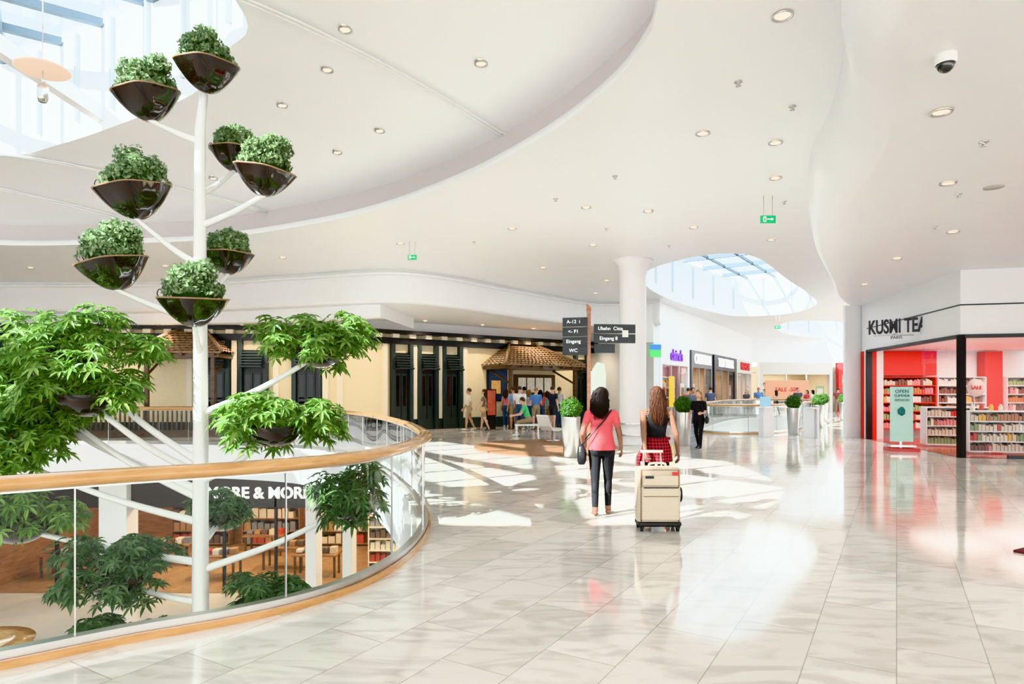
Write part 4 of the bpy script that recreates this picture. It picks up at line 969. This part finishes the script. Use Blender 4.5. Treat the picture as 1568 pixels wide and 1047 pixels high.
# suitcase
e=empty('suitcase',(1.73,7.62,0))
mb=MB()
def rbox(mb,c,d,rad,mat,seg=6):
    x,y,z=d[0]/2,d[1]/2,d[2]/2; V=[]
    rows=[(-z+rad*.5*(1-math.sin(t)),rad*.5*(1-math.cos(t))) for t in np.linspace(pi/2,0,5)]
    rows+= [(z-rad*.5*(1-math.sin(t)),rad*.5*(1-math.cos(t))) for t in np.linspace(0,pi/2,5)]
    ring=[]
    for cx,cy,a0 in ((x-rad,y-rad,0),(-x+rad,y-rad,pi/2),(-x+rad,-y+rad,pi),(x-rad,-y+rad,3*pi/2)):
        for t in np.linspace(0,pi/2,seg): ring.append((cx,cy,a0+t))
    n=len(ring)
    for zz,ins in rows:
        for cx,cy,a in ring: V.append((c[0]+cx+(rad-ins)*math.cos(a),c[1]+cy+(rad-ins)*math.sin(a),c[2]+zz))
    mb.add(V,[(j*n+i,j*n+(i+1)%n,(j+1)*n+(i+1)%n,(j+1)*n+i) for j in range(len(rows)-1) for i in range(n)]+[tuple(range(n-1,-1,-1)),tuple((len(rows)-1)*n+i for i in range(n))],mat,True)
sx,sy=1.73,7.62; TAN=pm('tan_leather',(.33,.17,.08),.5); SBLK=pm('suitcase_black_trim',(.02,.02,.02),.5); CRM=pm('suitcase_cream',(.68,.59,.45),.55)
rbox(mb,(sx,sy,.41),(.50,.28,.66),.06,WEAVE)
rbox(mb,(sx,sy-.16,.33),(.44,.07,.38),.03,WEAVE); rbox(mb,(sx,sy-.155,.60),(.42,.05,.12),.02,CRM)
mb.tube([(sx-.22,sy-.14,.07),(sx-.22,sy-.14,.72),(sx+.22,sy-.14,.72),(sx+.22,sy-.14,.07)],.008,TAN,6)
mb.tube([(sx-.2,sy-.2,.52),(sx+.2,sy-.2,.52)],.006,SBLK,6); mb.tube([(sx-.2,sy-.2,.42),(sx+.2,sy-.2,.42)],.005,TAN,6)
rbox(mb,(sx,sy-.02,.085),(.51,.30,.06),.05,SBLK); 
mb.tube(cr([(sx-.10,sy,.74),(sx-.08,sy,.78),(sx+.08,sy,.78),(sx+.10,sy,.74)],5),.013,CRM,8)
mb.tube(cr([(sx+.25,sy,.32),(sx+.285,sy,.35),(sx+.285,sy,.47),(sx+.25,sy,.5)],5),.012,SBLK,8)
mb.build('shell',e)
mb=MB()
for dx in (-.14,.07): mb.tube([(sx+dx,sy+.08,.70),(sx+dx,sy+.14,.90)],.009,CHROME,8)
mb.tube([(sx-.17,sy+.145,.91),(sx+.10,sy+.145,.91)],.016,pm('handle_cream',(.8,.75,.65),.4),10); mb.build('telescopic_handle',e)
mb=MB()
for dx in (-.21,.21):
    for dy in (-.12,.10):
        mb.lathe([(.035,-.015),(.035,.015)],(sx+dx,sy+dy,.035),SBLK,16,R=Matrix.Rotation(pi/2,3,'Y')); mb.box((sx+dx,sy+dy,.06),(.05,.05,.04),SBLK)
mb.build('wheels',e)
mb=MB(); mb.box((sx+.17,sy-.175,.68),(.07,.01,.04),SIGNRED); mb.box((sx-.13,sy-.183,.64),(.10,.01,.03),BLACK); mb.build('luggage_tag',e)

def bag(color,side=-1):
    def f(mb,H,ln,hands):
        m=pm('bag_'+color[0],color[1],.5)
        mb.ell((side*.145*H,0,.50*H),(.03*H,.075*H,.07*H),m,16,10)
        mb.tube(cr([(side*.145*H,-.05*H,.55*H),(side*.09*H,-.06*H,.72*H),(side*.07*H,0,.835*H),(side*.09*H,.07*H,.72*H),(side*.145*H,.05*H,.55*H)],4),.006*H,m,6)
    return f
walk=dict(legL=(.25,.2,.1),legR=(-.15,.3,-.3),armL=(-.2,.12,.3,.05),armR=(.2,.12,.4,.05))
walk2=dict(legL=(-.15,.25,-.25),legR=(.25,.15,.1),armL=(.2,.12,.5,.05),armR=(-.15,.12,.3,.05))
stand=dict(legL=(.03,.05,0),legR=(-.03,.05,0)); 
phone=dict(legL=(.03,.05,0),legR=(-.03,.05,0),armL=(.1,.1,1.6,-.3),armR=(.1,.12,1.5,-.25))
person('woman_in_black',5.28,18.1,pi*.8,1.62,dict(skin=SK[2],top=CBLACK,pants=cloth('black',(0,0,0)),shoe=SBLK,hair=HBL,sleeve=.9,puff=1.12,legw=1.0),dict(legL=(.28,.2,.1),legR=(-.18,.3,-.3),armL=(.1,.12,1.4,-.1),armR=(.15,.12,1.2,-.1)),'mid',.009,True,extra=bag(('black',(.02,.02,.02))))
def P_(c): return cloth('c%d_%d_%d'%tuple(int(v*100) for v in c),c)
S=P_
JEANS=cloth('denim',(.05,.09,.19)); KHAKI=cloth('khaki',(.35,.27,.17)); WH=S((.8,.8,.8)); 
crowd=[ # name,x,y,hd,H,skin,top,pants,shorts,hair,style,fem,pose
('man',-1.78,26.4,pi*.55,1.72,1,S((.72,.66,.55)),KHAKI,1,HGR,'short',0,walk),
('woman',-1.15,26.4,pi*.45,1.68,2,S((.20,.16,.13)),KHAKI,1,HBR,'long',1,walk2),
('man',.32,26.6,-.3,1.80,2,WH,JEANS,0,HGR,'short',0,walk2),
('man',.05,27.3,.8,1.78,1,S((.25,.4,.65)),KHAKI,1,HGR,'short',0,stand),
('woman',.75,27.6,-.6,1.66,2,S((.75,.75,.78)),JEANS,0,HBL,'mid',1,stand),
('man',1.0,26.8,.4,1.75,2,S((.1,.22,.5)),KHAKI,1,HBL,'short',0,phone),
('woman',1.25,28.2,0,1.65,1,S((.55,.12,.1)),JEANS,0,HB,'long',1,stand),
('man',1.72,27.0,-.9,1.80,2,S((.03,.035,.06)),S((.05,.05,.06)),1,HGR,'short',0,stand),
('woman',1.6,29.2,.2,1.6,2,S((.2,.5,.5)),KHAKI,1,HBR,'mid',1,stand),
('man',8.7,31.6,.2,1.75,2,S((.6,.15,.12)),JEANS,0,HGR,'short',0,walk),
('woman',8.2,29.2,2.9,1.66,2,S((.5,.3,.1)),JEANS,0,HBL,'mid',1,walk2),
('man',6.9,24.4,3.3,1.74,1,S((.12,.14,.2)),JEANS,0,HGR,'short',0,walk),
('woman',-.25,28.4,-.4,1.67,2,S((.7,.25,.3)),JEANS,0,HBR,'long',1,stand),
('man',2.1,28.3,-.7,1.77,1,S((.7,.7,.65)),JEANS,0,HGR,'short',0,phone),
('man',.55,28.9,.3,1.79,2,S((.12,.25,.15)),KHAKI,0,HB,'short',0,stand),
('woman',9.6,33.0,3.0,1.65,2,S((.7,.1,.15)),JEANS,0,HB,'long',1,walk),
('man',10.6,34.2,.2,1.8,2,S((.1,.12,.2)),JEANS,0,HGR,'short',0,walk2),
('woman',19.2,41.7,2.0,1.66,2,S((.65,.1,.1)),CBLACK,0,HBR,'mid',1,walk),
('man',24.5,42.5,.4,1.8,2,S((.6,.6,.6)),JEANS,0,HGR,'short',0,stand),
('woman',15.2,41.5,2.6,1.66,2,S((.1,.1,.12)),JEANS,0,HBL,'long',1,walk2),
('man',16.1,41.8,2.8,1.8,1,S((.15,.3,.6)),KHAKI,1,HGR,'short',0,walk),
('woman',17.4,42.2,.3,1.64,2,S((.8,.5,.4)),CBLACK,0,HBR,'long',1,walk),
('man',18.4,41.2,3.0,1.78,2,S((.08,.08,.09)),JEANS,0,HGR,'short',0,walk2),
('woman',20.2,43.0,.6,1.66,1,S((.75,.75,.7)),JEANS,0,HB,'mid',1,stand),
('man',21.4,42,-.4,1.8,2,S((.3,.1,.1)),KHAKI,0,HGR,'short',0,stand),
('woman',22.6,43,2.4,1.66,2,S((.1,.15,.3)),CBLACK,0,HBL,'long',1,walk),
('man',-17.6,21.6,1.2,1.78,1,S((.1,.1,.12)),JEANS,0,HGR,'short',0,walk),
('woman',-18.4,21.8,1.4,1.65,2,S((.6,.2,.3)),JEANS,0,HBR,'long',1,walk2),
]
for i,(nm,x,y,hd,H,sk,top,pn,sh,hr,st,fm,ps) in enumerate(crowd):
    pal=dict(skin=SK[sk],top=top,pants=pn,shoe=SBLK if i%2 else WH,hair=hr,sleeve=.6,puff=1.08,legw=1.12)
    if sh: pal.update(thigh='skin',tt=.75,calf='skin')
    person(nm,x,y,hd,H,pal,ps,st,.012,bool(fm),extra=bag(('beige',(.55,.4,.2)),-1) if i in(1,12) else None)
sitp=dict(legL=(1.45,1.45,0),legR=(1.35,1.3,0),armL=(.5,.1,.9,-.1),armR=(.5,.1,.8,-.1),lean=.35,spread=.12)
mb=MB(); mb.box((.55,22.9,.42),(.9,.45,.06),PAINT); 
for a in (-.38,.38): mb.box((.55+a,22.9,.2),(.05,.4,.4),PAINT)
mb.build('white_bench')
person('seated_man',.60,22.9,pi*.5,1.75,dict(skin=SK[2],top=S((.1,.55,.2)),pants=KHAKI,shoe=WH,hair=HGR,sleeve=.7),sitp,'short',.011,False)

# ---------------------------------------------------------------- lights, world, camera
w=bpy.data.worlds.new('sky'); sc.world=w; w.use_nodes=True; nt=w.node_tree; bg=nt.nodes['Background']
tc=nt.nodes.new('ShaderNodeTexCoord'); sp=nt.nodes.new('ShaderNodeSeparateXYZ'); cr_=nt.nodes.new('ShaderNodeValToRGB')
cr_.color_ramp.elements[0].color=(.955,.955,.95,1); cr_.color_ramp.elements[1].color=(.80,.90,1,1)
nt.links.new(tc.outputs['Generated'],sp.inputs[0]); nt.links.new(sp.outputs['Z'],cr_.inputs[0]); nt.links.new(cr_.outputs[0],bg.inputs[0]); bg.inputs[1].default_value=3.0
su=bpy.data.lights.new('sun','SUN'); su.energy=22; su.angle=.008; su.color=(1,.975,.935); so=bpy.data.objects.new('sun',su); COL.objects.link(so)
so.rotation_euler=Vector((11.5,8,-9.2)).to_track_quat('-Z','Y').to_euler(); so.location=(-20,0,20)
for x,y in ((13.5,19.5),(14,16.5),(16,20)):
    L=bpy.data.lights.new('tea_shop_lamp','AREA'); L.energy=60; L.size=1.8; L.color=(1,.94,.88); o=bpy.data.objects.new('tea_shop_lamp',L); COL.objects.link(o); o.location=(x,y,2.98)
cam=bpy.data.cameras.new('camera'); co=bpy.data.objects.new('camera',cam); COL.objects.link(co); co.location=(0,0,1.65); co.rotation_euler=(pi/2,0,0)
cam.sensor_width=36; cam.lens=22.5; cam.shift_y=.0472; cam.clip_end=300; sc.camera=co
try: sc.view_settings.view_transform='Khronos PBR Neutral'
except Exception: sc.view_settings.view_transform='Standard'
sc.view_settings.look='None'; sc.view_settings.exposure=0.55
